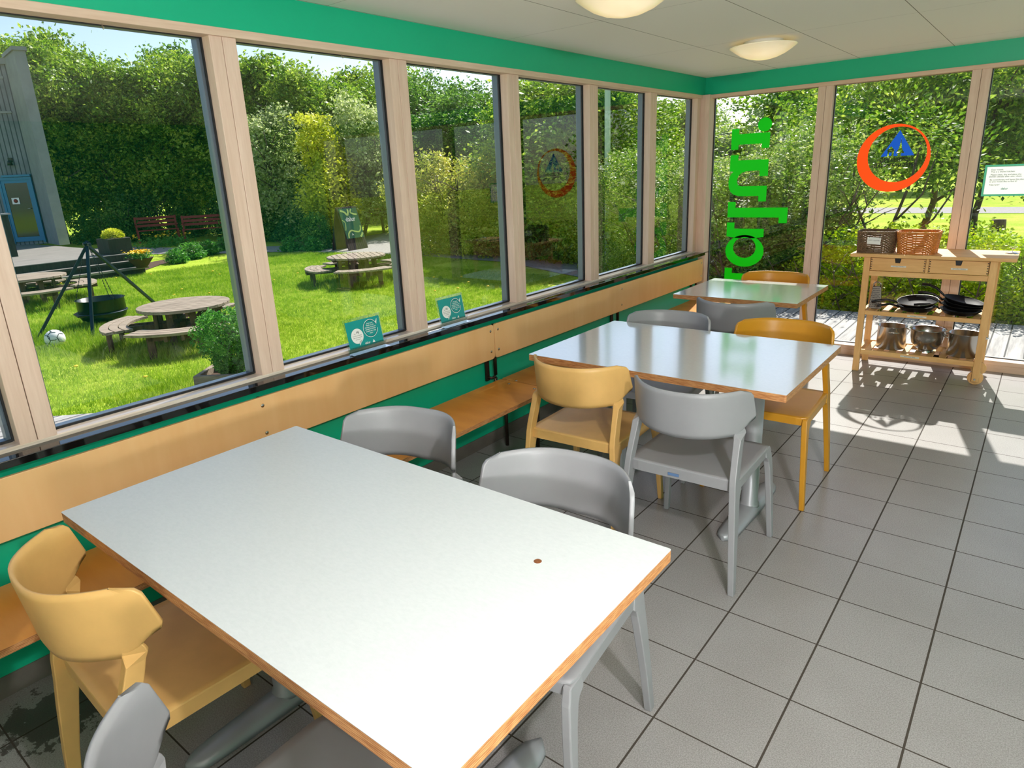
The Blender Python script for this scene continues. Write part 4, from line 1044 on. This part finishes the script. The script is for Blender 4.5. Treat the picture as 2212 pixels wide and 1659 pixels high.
def trunk_mb(R, H, z0, seed, r0_=.11, stems=1, spread=.1):
    r = random.Random(seed); mb = MB()
    for s_ in range(stems):
        a = r.uniform(0, 6.28); dx, dy = math.cos(a)*spread, math.sin(a)*spread
        pts = [(dx*.5, dy*.5, -.1)]; x, y = dx*.5, dy*.5
        for i in range(1, 7):
            x += dx*.9+r.uniform(-.06, .06)*R; y += dy*.9+r.uniform(-.06, .06)*R; pts.append((x, y, H*.82*i/6))
        mb.tube(pts, r0_, 8, r2=r0_*.25)
        for b_ in range(7):
            i = r.randint(2, 5); p = Vector(pts[i]); a = r.uniform(0, 6.28); ln = R*r.uniform(.4, .85)
            q = p+Vector((math.cos(a)*ln*.5, math.sin(a)*ln*.5, ln*.35)); e = p+Vector((math.cos(a)*ln, math.sin(a)*ln, ln*.55))
            mb.tube([p, q, e], r0_*.42, 6, r2=r0_*.1)
    return mb
def proto(name, label, cat, H, R, n, size, mat, seed, z0, lobes=9, clump=60, stems=1, r0_=.11, spread=.06, cr=.2, blossom=0, asp=.5, solid=.5):
    t = thing(name, label, cat)
    c = leaves(crown_pts(n, R, z0, H, seed, lobes, clump, cr, solid), size, mat, 'foliage', t, asp, .3, seed)
    if blossom:
        P = crown_pts(blossom, R*1.04, z0+(H-z0)*.35, H, seed+5, lobes, 24, .07, .9); leaves(P, size*.45, 'whiteflower', 'blossom', t, .8, 0, seed)
    trunk_mb(R, H, z0, seed, r0_, stems, spread).build('trunk', 'bark', t)
    return t
specs = {
 'A': [proto('broadleaf_tree', 'x', 'tree', 6, 2.1, 18000, .17, 'leafA', s, .55, 11, 55, 1, .11) for s in (11, 12)],
 'B': [proto('tall_tree', 'x', 'tree', 6, 2.1, 15000, .17, 'leafB', s, .5, 10, 50, 1, .10) for s in (21, 22)],
 'W': [proto('willow_tree', 'x', 'tree', 4.5, 1.9, 15000, .14, 'leafW', 31, .7, 12, 50, 3, .06, .18)],
 'S': [proto('slender_tree', 'x', 'tree', 3.6, 1.2, 9000, .12, 'leafS', 41, .15, 9, 24, 2, .035, .05, .17, solid=.3)],
 'H': [proto('hedge_bush', 'x', 'bush', 2.6, 1.3, 17000, .09, 'leafH', 51, .05, 12, 40, 4, .03, .2, .15)],
 'F': [proto('flowering_bush', 'x', 'bush', 2.5, .95, 15000, .062, 'leafF', 61, .02, 13, 30, 4, .022, .16, .15, 600)],
 'T': [proto('garden_tree', 'x', 'tree', 3.6, 2.2, 12000, .10, 'leafA', 71, 1.55, 13, 30, 1, .07, .06, .14, solid=.35)],
}
base = {'A': (6, 2.1), 'B': (6, 2.1), 'W': (4.5, 1.9), 'S': (3.6, 1.2), 'H': (2.6, 1.3), 'F': (2.5, .95), 'T': (3.6, 2.2)}
TREES = [('A', -29.27, 6.55, -0.2, 5.89, 2.2),('A', -28.06, 7.06, -0.21, 6.63, 2.1),('A', -29.6, 8.7, -0.19, 7.29, 2.2),('A', -27.4, 8.85, -0.22, 6.09, 2.0),('A', -28.02, 9.96, -0.21, 5.82, 2.2),('A', -26.32, 10.08, -0.24, 5.9, 2.0),('A', -27.31, 11.47, -0.23, 6.57, 2.1),('A', -25.87, 12.07, -0.25, 6.32, 2.3),('A', -24.36, 12.68, -0.27, 6.04, 2.2),('A', -23.33, 13.36, -0.28, 6.14, 2.2),('A', -21.52, 13.35, -0.31, 5.63, 2.2),('A', -20.86, 14.23, -0.32, 5.08, 2.2),('A', -30.0, 23.5, -0.2, 7.3, 2.6),('A', -30.7, 26.5, -0.2, 7.7, 2.8),('B', -31.65, 8.93, -0.16, 7.07, 2.0),('B', -31.9, 11.06, -0.16, 6.92, 2),('B', -30.53, 13.96, -0.18, 7.38, 2.2),('B', -28.25, 15.89, -0.21, 6.71, 2),('B', -29.3, 20.6, -0.2, 6.4, 2.3),('B', -32.14, 7.42, -0.15, 7.0, 2.2),('B', -23.98, 21.29, -0.28, 5.96, 2.3),('B', -23.79, 22.88, -0.28, 6.46, 2.3),('B', -21.35, 22.4, -0.31, 5.88, 2.3),('B', -20.25, 23.33, -0.33, 5.74, 2.3),('B', -17.87, 17.47, -0.37, 4.67, 2.2),('B', -16.21, 17.59, -0.39, 3.99, 2.0),('B', -18.83, 16.53, -0.35, 3.98, 2.0),('S', -17.75, 11.1, -0.37, 3.85, 1.35),('W', -18.21, 12.74, -0.36, 4.48, 1.9),('W', -20.29, 11.61, -0.33, 4.31, 1.9),('T', -18.79, 14.38, -0.35, 4.07, 1.9),('A', -9.65, 11.3, -0.49, 3.96, 1.9),('A', -8.67, 11.37, -0.5, 3.92, 1.9),('A', -12.19, 15.63, -0.45, 4.58, 2.1),('A', -8.23, 12.23, -0.5, 3.83, 1.9),('A', -8.76, 14.23, -0.5, 3.78, 1.8),('A', -8.79, 15.35, -0.5, 3.1, 1.5),('H', -12.86, 10.9, -0.44, 2.69, 1.3),('H', -12.2, 11.2, -0.45, 2.52, 1.3),('H', -11.09, 11.1, -0.47, 2.51, 1.3),('H', -10.3, 11.24, -0.48, 2.54, 1.3),('F', -6.11, 9.41, -0.5, 2.3, 0.9),('F', -5.27, 8.73, -0.5, 2.4, 0.9),('F', -6.88, 10.13, -0.5, 1.74, 0.8),('F', -4.7, 8.45, -0.5, 1.95, 1.0),('F', -3.79, 7.42, -0.5, 2.15, 0.9),('F', -3.14, 7.0, -0.5, 2.1, 0.9),('F', -3.9, 8.7, -0.5, 1.9, 0.9),('F', -2.75, 6.6, -0.5, 2.1, 0.9),('F', -2.42, 6.45, -0.5, 1.95, 0.9),('F', -2.3, 7.0, -0.5, 2.25, 1.0),('F', -2.3, 7.9, -0.5, 2.5, 1.0),('A', -5.3, 17.53, -0.5, 4.2, 1.9),('A', -7.81, 20.14, -0.5, 3.1, 2),('A', -17.06, 33.57, -0.38, 5.16, 2.5),('A', -16.37, 36.09, -0.39, 5.22, 2.5),('T', -2.4, 11.6, -0.5, 3.72, 2.2),('T', -1.5, 13.43, -0.5, 4.3, 2.4),('T', -0.59, 11.53, -0.5, 3.85, 2.2),('T', 0.6, 12.0, -0.5, 3.9, 2.2),('T', 1.3, 10.59, -0.5, 3.6, 2.2),('A', -6.5, 42, -.45, 5.5, 3), ('A', -2.5, 45, -.45, 6, 3.2), ('A', 2.5, 44, -.45, 6, 3.2), ('A', -11, 40, -.45, 5.5, 3)]
desc = {'A': ('leafy green broadleaf tree', 'broadleaf trees beyond the lawn'), 'B': ('tall darker tree of the back row', 'darker trees of the back row'), 'W': ('pale grey-green willow', 'pale willows behind the path'),
        'S': ('slender yellow-green young tree beside the black sign on the lawn', None), 'H': ('yellow-tinged bush behind the gravel path', 'hedge bushes behind the path'),
        'F': ('white-blossomed bush outside the corner windows', 'blossoming bushes by the corner'), 'T': ('small garden tree with lacy foliage outside the far windows', 'garden trees beyond the far windows')}
ordn = ['leftmost', 'second from the left', 'third from the left', 'fourth from the left', 'fifth from the left', 'sixth from the left', 'seventh from the left', 'eighth from the left', 'ninth from the left', 'tenth from the left', 'eleventh from the left', 'twelfth from the left', 'thirteenth from the left', 'fourteenth from the left', 'fifteenth from the left', 'sixteenth from the left', 'seventeenth from the left', 'eighteenth from the left', 'nineteenth from the left', 'twentieth from the left'] + ['%dth from the left' % k for k in range(21, 60)]
def az(e): return math.atan2(e[2]-CP.y, -(e[1]-CP.x))
cnt = {k: 0 for k in desc}
for e in sorted(TREES, key=az):
    kd, x, y, gz, H, R = e; i = cnt[kd]; cnt[kd] += 1
    lab = desc[kd][0] if kd == 'S' else '%s, %s of these' % (desc[kd][0], ordn[i])
    P = specs[kd][i % len(specs[kd])]
    sc = (R/base[kd][1], R/base[kd][1], H/base[kd][0])
    if i < len(specs[kd]):
        P.location = (x, y, gz-.03); P.rotation_euler.z = 1.7*i; P.scale = sc; P['label'] = lab
        if desc[kd][1]: P['group'] = desc[kd][1]
    else: dup(P, (x, y, gz-.03), 2.4*i, lab, desc[kd][1], sc)

# crooked bare-stemmed small tree left in the trolley window
ct = thing('crooked_tree', 'small crooked tree with bare forking stems left behind the wicker baskets', 'tree', (-1.75, 7.3, -.5))
mb = MB()
for pts, r_ in (([(0, 0, 0), (.1, 0, .45), (.38, .1, .85), (.62, .1, 1.25), (.75, .15, 1.75), (.8, .2, 2.2)], .03), ([(.3, .05, .75), (.7, .1, .95), (1.05, .1, 1.3), (1.3, .1, 1.8)], .02), ([(.38, .1, .85), (.3, .1, 1.2), (.12, .1, 1.6), (.1, .1, 2.1)], .02), ([(.62, .1, 1.25), (.9, .1, 1.6), (1.0, .1, 2.1)], .015), ([(.1, 0, .45), (-.1, 0, .9), (-.15, 0, 1.4)], .018)):
    mb.tube(pts, r_, 7, r2=r_*.4)
mb.build('trunk', 'bark', ct)
r_ = np.random.default_rng(5); cc = np.array([(.8, .2, 2.3), (1.3, .1, 1.95), (.1, .1, 2.2), (1.0, .1, 2.3), (-.2, 0, 1.6), (.5, .2, 2.5), (1.1, .1, 1.1), (-.1, 0, 1.0), (.35, .1, 1.9)])
leaves(np.repeat(cc, 260, 0)+r_.normal(size=(len(cc)*260, 3))*.2, .07, 'leafA', 'foliage', ct, .5, .3, 5)

# low clipped hedge beyond the deck
hd = proto('low_hedge_shrub', 'x', 'shrub', 1.4, .62, 9000, .05, 'leafK', 81, .02, 12, 30, 4, .014, .12, .16)
hs = [(-1.62, 6.15, .92), (-1.2, 6.1, .97), (-.8, 6.15, .95), (-.4, 6.1, .92), (.0, 6.15, .95), (.42, 6.1, .98), (.85, 6.15, 1), (1.3, 6.1, 1), (1.75, 6.15, 1), (2.2, 6.1, 1), (2.65, 6.15, 1), (-1.0, 6.7, .96), (-.2, 6.7, .98), (.5, 6.7, 1)]
hs = sorted((x, y, z*.93) for x, y, z in hs)
for i, (x, y, s_) in enumerate(hs):
    lb = 'bright yellow-green shrub of the low hedge along the deck, %s' % ordn[i]
    if i == 0: hd.location = (x, y, -.5); hd.scale = (1, 1, s_); hd['label'] = lb; hd['group'] = 'low hedge along the deck'
    else: dup(hd, (x, y, -.5), 1.3*i, lb, 'low hedge along the deck', (1, 1, s_))
ds = proto('dark_shrub', 'x', 'shrub', .9, .55, 6000, .05, 'leafB', 83, .02, 9, 30, 3, .012, .1, .18)
for i, (x, y) in enumerate(((-3.4, 7.6), (-2.9, 7.4), (-2.4, 7.0), (-2.0, 6.5))):
    lb = 'low dark shrub under the blossoming bushes outside the corner, %s' % ordn[i]
    if i == 0: ds.location = (x, y, -.5); ds['label'] = lb; ds['group'] = 'dark shrubs by the corner'
    else: dup(ds, (x, y, -.5), i*1.1, lb, 'dark shrubs by the corner')
# undergrowth in front of the treeline
ug = proto('undergrowth_shrub', 'x', 'shrub', 1.1, .9, 7000, .10, 'leafB', 85, .02, 9, 40, 3, .015, .15, .2)
ugs = []
for i in range(16):
    f_ = i/15; ugs.append((-27.5+5.5*f_*1.6+random.uniform(-.4, .4), 7.9+4.0*f_+random.uniform(-.3, .3), random.uniform(.8, 1.3)))
ugs = [u_ for u_ in ugs if not (-26.0 < u_[0] < -22.3)]
ugs += [(-25.6, 10.6, 1.0), (-24.2, 11.6, 1.1), (-22.6, 11.6, 1.0), (-16.9, 10.2, .7), (-9.3, 11.3, 1.2), (-8.6, 11.0, 1.2), (-7.8, 11.0, 1.1), (-20, 24, 2), (-24, 24, 2), (-26.5, 22.5, 2)]
for i, (x, y, s_) in enumerate(sorted(ugs, key=lambda e: az((0, e[0], e[1])))):
    lb = 'shaded undergrowth shrub at the foot of the trees, %s' % ordn[i]
    if i == 0: ug.location = (x, y, ground(x)); ug['label'] = lb; ug['group'] = 'undergrowth at the foot of the trees'
    else: dup(ug, (x, y, ground(x)), i*.9, lb, 'undergrowth at the foot of the trees', (s_, s_, s_*1.25))
# planted bed between the steps and the path
bp = proto('bed_plant', 'x', 'plant', .38, .36, 1600, .075, 'leafP', 87, .01, 6, 20, 2, .008, .05, .2)
bps = [(-18.0, 6.2), (-18.5, 6.9), (-19.0, 7.7), (-19.6, 8.6), (-18.9, 7.2), (-17.2, 9.3), (-16.6, 9.6)]
for i, (x, y) in enumerate(sorted(bps, key=lambda e: az((0, e[0], e[1])))):
    lb = 'low leafy plant in the bed along the path, %s' % ordn[i]
    if i == 0: bp.location = (x, y, ground(x)); bp['label'] = lb; bp['group'] = 'plants in the bed'
    else: dup(bp, (x, y, ground(x)), i, lb, 'plants in the bed', (1.2, 1.2, 1.1))
struct(poly_flat('flower_bed', [(-17.3, 5.0), (-18.2, 5.9), (-19.3, 8.2), (-20.2, 9.0), (-20.6, 8.2), (-19.5, 7.0), (-18.6, 5.2)], ground, 'soil', .01))

# planter with box bush, close to the window
pl = thing('wooden_planter', 'long weathered wooden planter filled with soil just outside the windows', 'planter', (-6.2, .62, -.5), D(38))
MB().box(0, 1.3, 0, .05, 0, .24).box(0, 1.3, .41, .46, 0, .24).box(0, .05, .05, .41, 0, .24).box(1.25, 1.3, .05, .41, 0, .24).build('boards', 'picnic', pl, .006)
MB().box(.05, 1.25, .05, .41, .02, .17).build('soil', 'soil', pl)
bx = thing('box_bush', 'dense small-leaved box bush growing in the wooden planter', 'bush', (-6.10, 1.00, -.33))
r_ = np.random.default_rng(9); n_ = 9000
zz = r_.uniform(.02, .68, n_); Rz = np.interp(zz, [0, .15, .35, .55, .68], [.10, .17, .27, .30, .17]); th = r_.uniform(0, 2*PI, n_); rad = Rz*r_.uniform(.55, 1.06, n_)*(1+.14*np.sin(th*5+zz*14)+.10*np.sin(th*9-zz*31)); zz = zz+.03*np.sin(th*6)*(zz/.6)
leaves(np.stack([rad*np.cos(th), rad*np.sin(th), zz], 1), .032, 'leafP', 'foliage', bx, .6, .3, 9)
trunk_mb(.2, .6, 0, 3, .014, 4, .03).build('trunk', 'bark', bx)
rf = proto('red_flower', 'red flower at the right end of the wooden planter', 'flower', .22, .08, 120, .035, 'leafP', 88, .01, 3, 10, 1, .004, .01, .3)
rf.location = (-5.62, 1.25, -.33)
MB().lathe([(.0001, 0), (.03, .01), (.035, .03), (.0001, .035)], n=12).build('petals', 'redpaint', rf, 0, (0, 0, .2))

# tubs by the steps
tb = thing('timber_tub', 'dark square timber tub with a clipped yellow-green plant on the terrace edge', 'tub', (-17.75, 4.62, .10), .1)
MB().box(-.28, .28, -.28, .28, 0, .38).build('box', 'darkwood', tb, .01)
r_ = np.random.default_rng(19); q = r_.normal(size=(1800, 3)); q /= np.linalg.norm(q, axis=1)[:, None]
leaves(q*np.array([.25, .25, .17])*r_.uniform(.7, 1.05, (1800, 1))+np.array([0, 0, .44]), .05, 'leafS', 'plant', tb, .5, .3, 19)
bo = thing('flower_bowl', 'tapered terracotta bowl of yellow flowers at the end of the steps', 'bowl', (-16.75, 4.75, -.22))
MB().lathe([(.12, 0), (.30, .22), (.32, .23), (.28, .22), (.0001, .2)], n=8).build('bowl', 'soil', bo)
q = r_.normal(size=(700, 3)); leaves(q*np.array([.11, .11, .05])+np.array([0, 0, .28]), .05, 'leafP', 'leaves', bo, .5, .3, 20)
q = r_.normal(size=(260, 3)); leaves(q*np.array([.12, .12, .02])+np.array([0, 0, .38]), .055, 'yellowpetal', 'flowers', bo, .9, 3, 21)

# black A-frame sign
sg = thing('a_frame_sign', 'tall black timber A-frame sign with a green printed panel on the lawn', 'sign', (-15.43, 10.03, ground(-15.4)), D(96.4))
SH, SS, SW = 1.24, .34, .80
mb = MB()
for i in range(10):
    x0 = i*SW/10+.004; x1 = (i+1)*SW/10-.004
    mb.bar(((x0+x1)/2, 0, 0), ((x0+x1)/2, SS, SH), x1-x0, .03, up=(0, 1, 0))
mb.build('front_board', 'darkwood', sg)
MB().bar((SW/2, 2*SS, 0), (SW/2, SS+.02, SH), SW, .03, up=(0, 1, 0)).build('back_board', 'darkwood', sg)
Ln = math.hypot(SS, SH)
mt = frame((0, -.03, 0), (1, 0, 0), (0, SS, SH))
pn = MB(); pn.box(.04, SW-.04, .36, Ln-.04, 0, .008); pn.v = [tuple(mt@Vector(v)) for v in pn.v]
pn = pn.build('poster', plain('dark_green_print', (16, 92, 66), .4, var=.25, scale=4), sg)
wv = MB()
def wave(pts, w_, mi=0):
    P = []
    for i in range(len(pts)-1):
        for k_ in range(8):
            f_ = k_/8; p0 = pts[max(i-1, 0)]; p1 = pts[i]; p2 = pts[i+1]; p3 = pts[min(i+2, len(pts)-1)]
            P.append(tuple(.5*((2*p1[c])+(-p0[c]+p2[c])*f_+(2*p0[c]-5*p1[c]+4*p2[c]-p3[c])*f_*f_+(-p0[c]+3*p1[c]-3*p2[c]+p3[c])*f_**3) for c in (0, 1)))
    P.append(pts[-1])
    for i in range(len(P)-1):
        a, b = P[i], P[i+1]; L_ = math.hypot(b[0]-a[0], b[1]-a[1]) or 1; nx, ny = -(b[1]-a[1])/L_*w_/2, (b[0]-a[0])/L_*w_/2
        wv.add([(a[0]-nx, a[1]-ny, .0095), (b[0]-nx, b[1]-ny, .0095), (b[0]+nx, b[1]+ny, .0095), (a[0]+nx, a[1]+ny, .0095)], [(0, 1, 2, 3)], mi)
wave([(.08, 1.27), (.22, 1.22), (.30, 1.12), (.36, 1.22), (.36, 1.30)], .06)
wave([(.50, 1.30), (.44, 1.20), (.54, 1.14), (.66, 1.12)], .05)
wave([(.06, .98), (.14, .90), (.12, .76), (.08, .66)], .025)
wave([(.12, .42), (.16, .56), (.28, .64), (.42, .60), (.56, .58), (.64, .66), (.66, .76)], .045)
wave([(.56, .42), (.62, .46), (.68, .54)], .06)
wv.v = [(v[0]*SW/.74, .36+(v[1]-.40)*(Ln-.40)/.93, v[2]) for v in wv.v]
wv.v = [tuple(mt@Vector(v)) for v in wv.v]
wv.build('wave_print', plain('pale_green_print', (176, 200, 110), .5), pn)
text(pn, 'printed_text', 'dalur', .19, 'white', mt@Matrix.Translation((SW/2, .92, .0105)), bold=.002)
for i, (s_, z_) in enumerate((('Open for you', .80), ('Welcome', .73))): pass
text(pn, 'emblem', 'A', .09, 'white', mt@Matrix.Translation((SW/2-.08, .47, .0105)), bold=.002)
mb = MB()
for i in range(14):
    for x_ in (.05, SW-.05): mb.box(x_-.006, x_+.006, .42+i*.068, .432+i*.068, .008, .012)
mb.v = [tuple(mt@Vector(v)) for v in mb.v]; mb.build('rivets', 'chrome', pn)

# flagpole
fpz = MB().tube([(0, 0, 0), (0, 0, 9)], .062, 16, r2=.045).lathe([(.09, 0), (.09, .25), (.065, .26)], n=16).build('flagpole', 'pole', None, 0, (-6.52, 9.55, -.5))
tag(fpz, 'tall white flagpole rising in front of the bushes', 'flagpole')

# far things seen through the gap of the trees
def long_table(name, label, loc, rz, mat, L=1.9):
    t = thing(name, label, 'picnic table', loc, rz)
    mb = MB()
    for i in range(5): mb.box(-L/2, L/2, -.38+i*.155, -.24+i*.155, .70, .74)
    mb.build('tabletop', mat, t)
    for s_ in (-1, 1):
        MB().box(-L/2, L/2, s_*.72-.13, s_*.72+.13, .42, .46).build('bench_seat', mat, t)
        MB().bar((s_*L*.38, -.62, 0), (s_*L*.38, -.2, .72), .05, .09).bar((s_*L*.38, .62, 0), (s_*L*.38, .2, .72), .05, .09).bar((s_*L*.38, -.8, .39), (s_*L*.38, .8, .39), .05, .09).build('leg', mat, t)
    return t
long_table('long_picnic_table', 'new orange-toned picnic table far behind the black sign', (-24.5, 19.6, ground(-24.5)+.05), D(40), 'orangewood')
long_table('long_picnic_table', 'pale grey picnic table in front of the orange one, far behind the black sign', (-22.6, 18.0, ground(-22.6)), D(40), 'picnic')
fe_ = thing('wire_fence', 'diamond mesh wire fence with slanting post behind the black sign', 'fence', (-20.94, 16.3, ground(-21)))
mb = MB()
for i in range(26):
    for s_ in (-1, 1):
        x = -1.6+i*.1
        mb.bar((x, 0, .05), (x+s_*.25, 0, .62), .007, .007)
mb.build('wire_mesh', 'steel', fe_)
MB().tube([(1.0, 0, 0), (1.0, 0, 1.1)], .04, 8).build('post', 'concrete', fe_)
MB().tube([(.2, -.8, 0), (.9, 0, .95)], .045, 8).build('brace', 'picnicleg', fe_)
fe_.rotation_euler.z = D(38)
rs = MB().box(-1.6, 1.6, -.8, .8, 0, 1.7).prism([(-.9, 1.7), (.9, 1.7), (0, 2.2)], 'x', -1.7, 1.7).build('garden_shed', plain('dark_red_cladding', (96, 26, 30), .7), None, 0, (-27.0, 21.6, ground(-27)))
tag(rs, 'dark red shed half hidden behind the trees beyond the black sign', 'shed'); rs.rotation_euler.z = D(45)
def garden_bench(loc, rz, label):
    t = thing('garden_bench', label, 'bench', loc, rz, None)
    mb = MB()
    for i in range(3): mb.box(-.7, .7, -.2+i*.14, -.09+i*.14, .42, .45)
    mb.build('seat', 'redpaint', t)
    mb = MB()
    for i in range(3): mb.box(-.7, .7, .22, .25, .55+i*.13, .64+i*.13)
    mb.build('backrest', 'redpaint', t)
    for s_ in (-1, 1): MB().box(s_*.66-.03, s_*.66+.03, -.2, -.14, 0, .42).box(s_*.66-.03, s_*.66+.03, .2, .26, 0, .92).box(s_*.66-.03, s_*.66+.03, -.22, .22, .6, .64).build('leg', 'redpaint', t)
    return t
gb = garden_bench((-25.0, 9.0, ground(-25)), D(70), 'red garden bench in the shade under the trees, left one')
dup(gb, (-23.6, 10.0, ground(-23.6)), D(60), 'red garden bench in the shade under the trees, right one')
for i, (x, y) in enumerate(((-5.6, 20.5), (-.6, 19.5))):
    ts = MB().lathe([(.18, 0), (.16, .32), (.0001, .33)], n=12).build('tree_stump', 'picnicleg', None, 0, (x, y, -.5))
    tag(ts, ['sawn stump on the distant lawn left of the trolley baskets', 'sawn stump on the distant lawn right of the trolley post'][i], 'stump')

# dandelions
dn = thing('dandelion', 'x', 'flower')
MB().tube([(0, 0, 0), (.004, 0, .07)], .003, 5).build('stem', 'grassb', dn)
MB().lathe([(.004, .066), (.026, .072), (.024, .082), (.0001, .086)], n=10).build('flower_head', 'yellowpetal', dn)
spots = [(-7.3, .6), (-8.6, .35), (-6.9, 2.0), (-16.6, 2.9), (-16.2, 3.9), (-16.5, 3.4), (-16.0, 4.6), (-12.6, 3.5), (-13.1, 3.9), (-12.0, 3.1), (-8.2, 6.2), (-8.0, 6.6), (-7.4, 5.8), (-7.6, 7.0), (-9.4, 7.4), (-6.2, 5.0), (-15.0, 5.6), (-14.4, 6.4), (-16.6, 5.7), (-17.2, 6.9), (-7.2, 4.4), (-10.2, .3)]
for i in range(14): spots.append((random.uniform(-15, -6.5), random.uniform(1.5, 8.5)))
spots = [s_ for s_ in spots if not any(math.hypot(s_[0]-a, s_[1]-b) < 1.15 for a, b in ((-8.88, 1.92), (-10.85, 6.6), (-14.5, 1.75), (-11.2, 1.7)))]
for i, (x, y) in enumerate(spots):
    lb = 'small yellow dandelion flower among the many dotted over the lawn'
    if i == 0: dn.location = (x, y, ground(x)); dn['label'] = lb; dn['group'] = 'dandelions in the lawn'
    else: dup(dn, (x, y, ground(x)), i, lb, 'dandelions in the lawn')
yf = thing('yellow_flower_clump', 'clump of yellow flowers by the trees before the red benches', 'flowers', (-23.2, 8.35, ground(-23.2)))
q = r_.normal(size=(900, 3)); leaves(np.abs(q)*np.array([0, 0, .16])+q*np.array([.4, .5, 0]), .12, 'leafP', 'leaves', yf, .4, .3, 31)
leaves(r_.normal(size=(60, 3))*np.array([.4, .5, .05])+np.array([0, 0, .4]), .09, 'yellowpetal', 'flowers', yf, .9, 3, 32)

# grass blades
def blades(n, x0, x1, y0, y1, h, w_, seed, keep=None):
    r = np.random.default_rng(seed); x = r.uniform(x0, x1, n); y = r.uniform(y0, y1, n)
    ok = np.ones(n, bool)
    if keep is not None: ok = keep(x, y, r)
    x, y = x[ok], y[ok]; n = len(x)
    g0 = -.5+.015*np.clip(-9-x, 0, 30); a = r.uniform(0, 2*PI, n); hh = h*r.uniform(.5, 1.3, n); ln = hh*r.uniform(.1, .7, n); b = r.uniform(0, 2*PI, n)
    c, s_ = np.cos(a)*w_/2, np.sin(a)*w_/2
    V = np.stack([np.stack([x-c, y-s_, g0], 1), np.stack([x+c, y+s_, g0], 1), np.stack([x+np.cos(b)*ln, y+np.sin(b)*ln, g0+hh], 1)], 1).reshape(-1, 3)
    return V
def deckfree(x, y, r):
    k_ = (x < -4.75) & ~((x > -7.2) & (y < -.2) & (x+.2 > y*1.0-4.6)) & ~((x > -6.9) & (y > 7.7))
    line = np.interp(-x, [4.9, 6.8, 9.7, 12.3, 14.5, 17.5], [7.55, 8.85, 10.1, 10.05, 9.85, 8.9])
    return k_ & (y < line) & (x > -16.7)
def tufts(x, y, r):
    d = np.full(len(x), 9.0)
    for a, b in ((-8.88, 1.92), (-10.85, 6.6), (-14.5, 1.75), (-11.2, 1.7), (-10.33, 1.18), (-6.1, .9)): d = np.minimum(d, np.hypot(x-a, y-b))
    return (d < 1.25) & (r.random(len(x)) < 1.3-d)
V = np.concatenate([blades(330000, -11, -4.75, -2.5, 8.9, .045, .006, 1, deckfree), blades(200000, -16.7, -11, -2.5, 10, .06, .011, 2, deckfree), blades(260000, -15.8, -5.2, 0, 8, .13, .009, 3, tufts)])
n = len(V)//3
me = bpy.data.meshes.new('grass'); me.vertices.add(3*n); me.vertices.foreach_set('co', V.ravel())
me.loops.add(3*n); me.loops.foreach_set('vertex_index', np.arange(3*n, dtype=np.int32)); me.polygons.add(n)
me.polygons.foreach_set('loop_start', np.arange(0, 3*n, 3, dtype=np.int32)); me.update(calc_edges=True); me.materials.append(M['grassb'])
go = bpy.data.objects.new('grass', me); COL.objects.link(go)
tag(go, 'short sunlit green grass of the lawn, longer around the picnic tables', 'grass', kind='stuff')
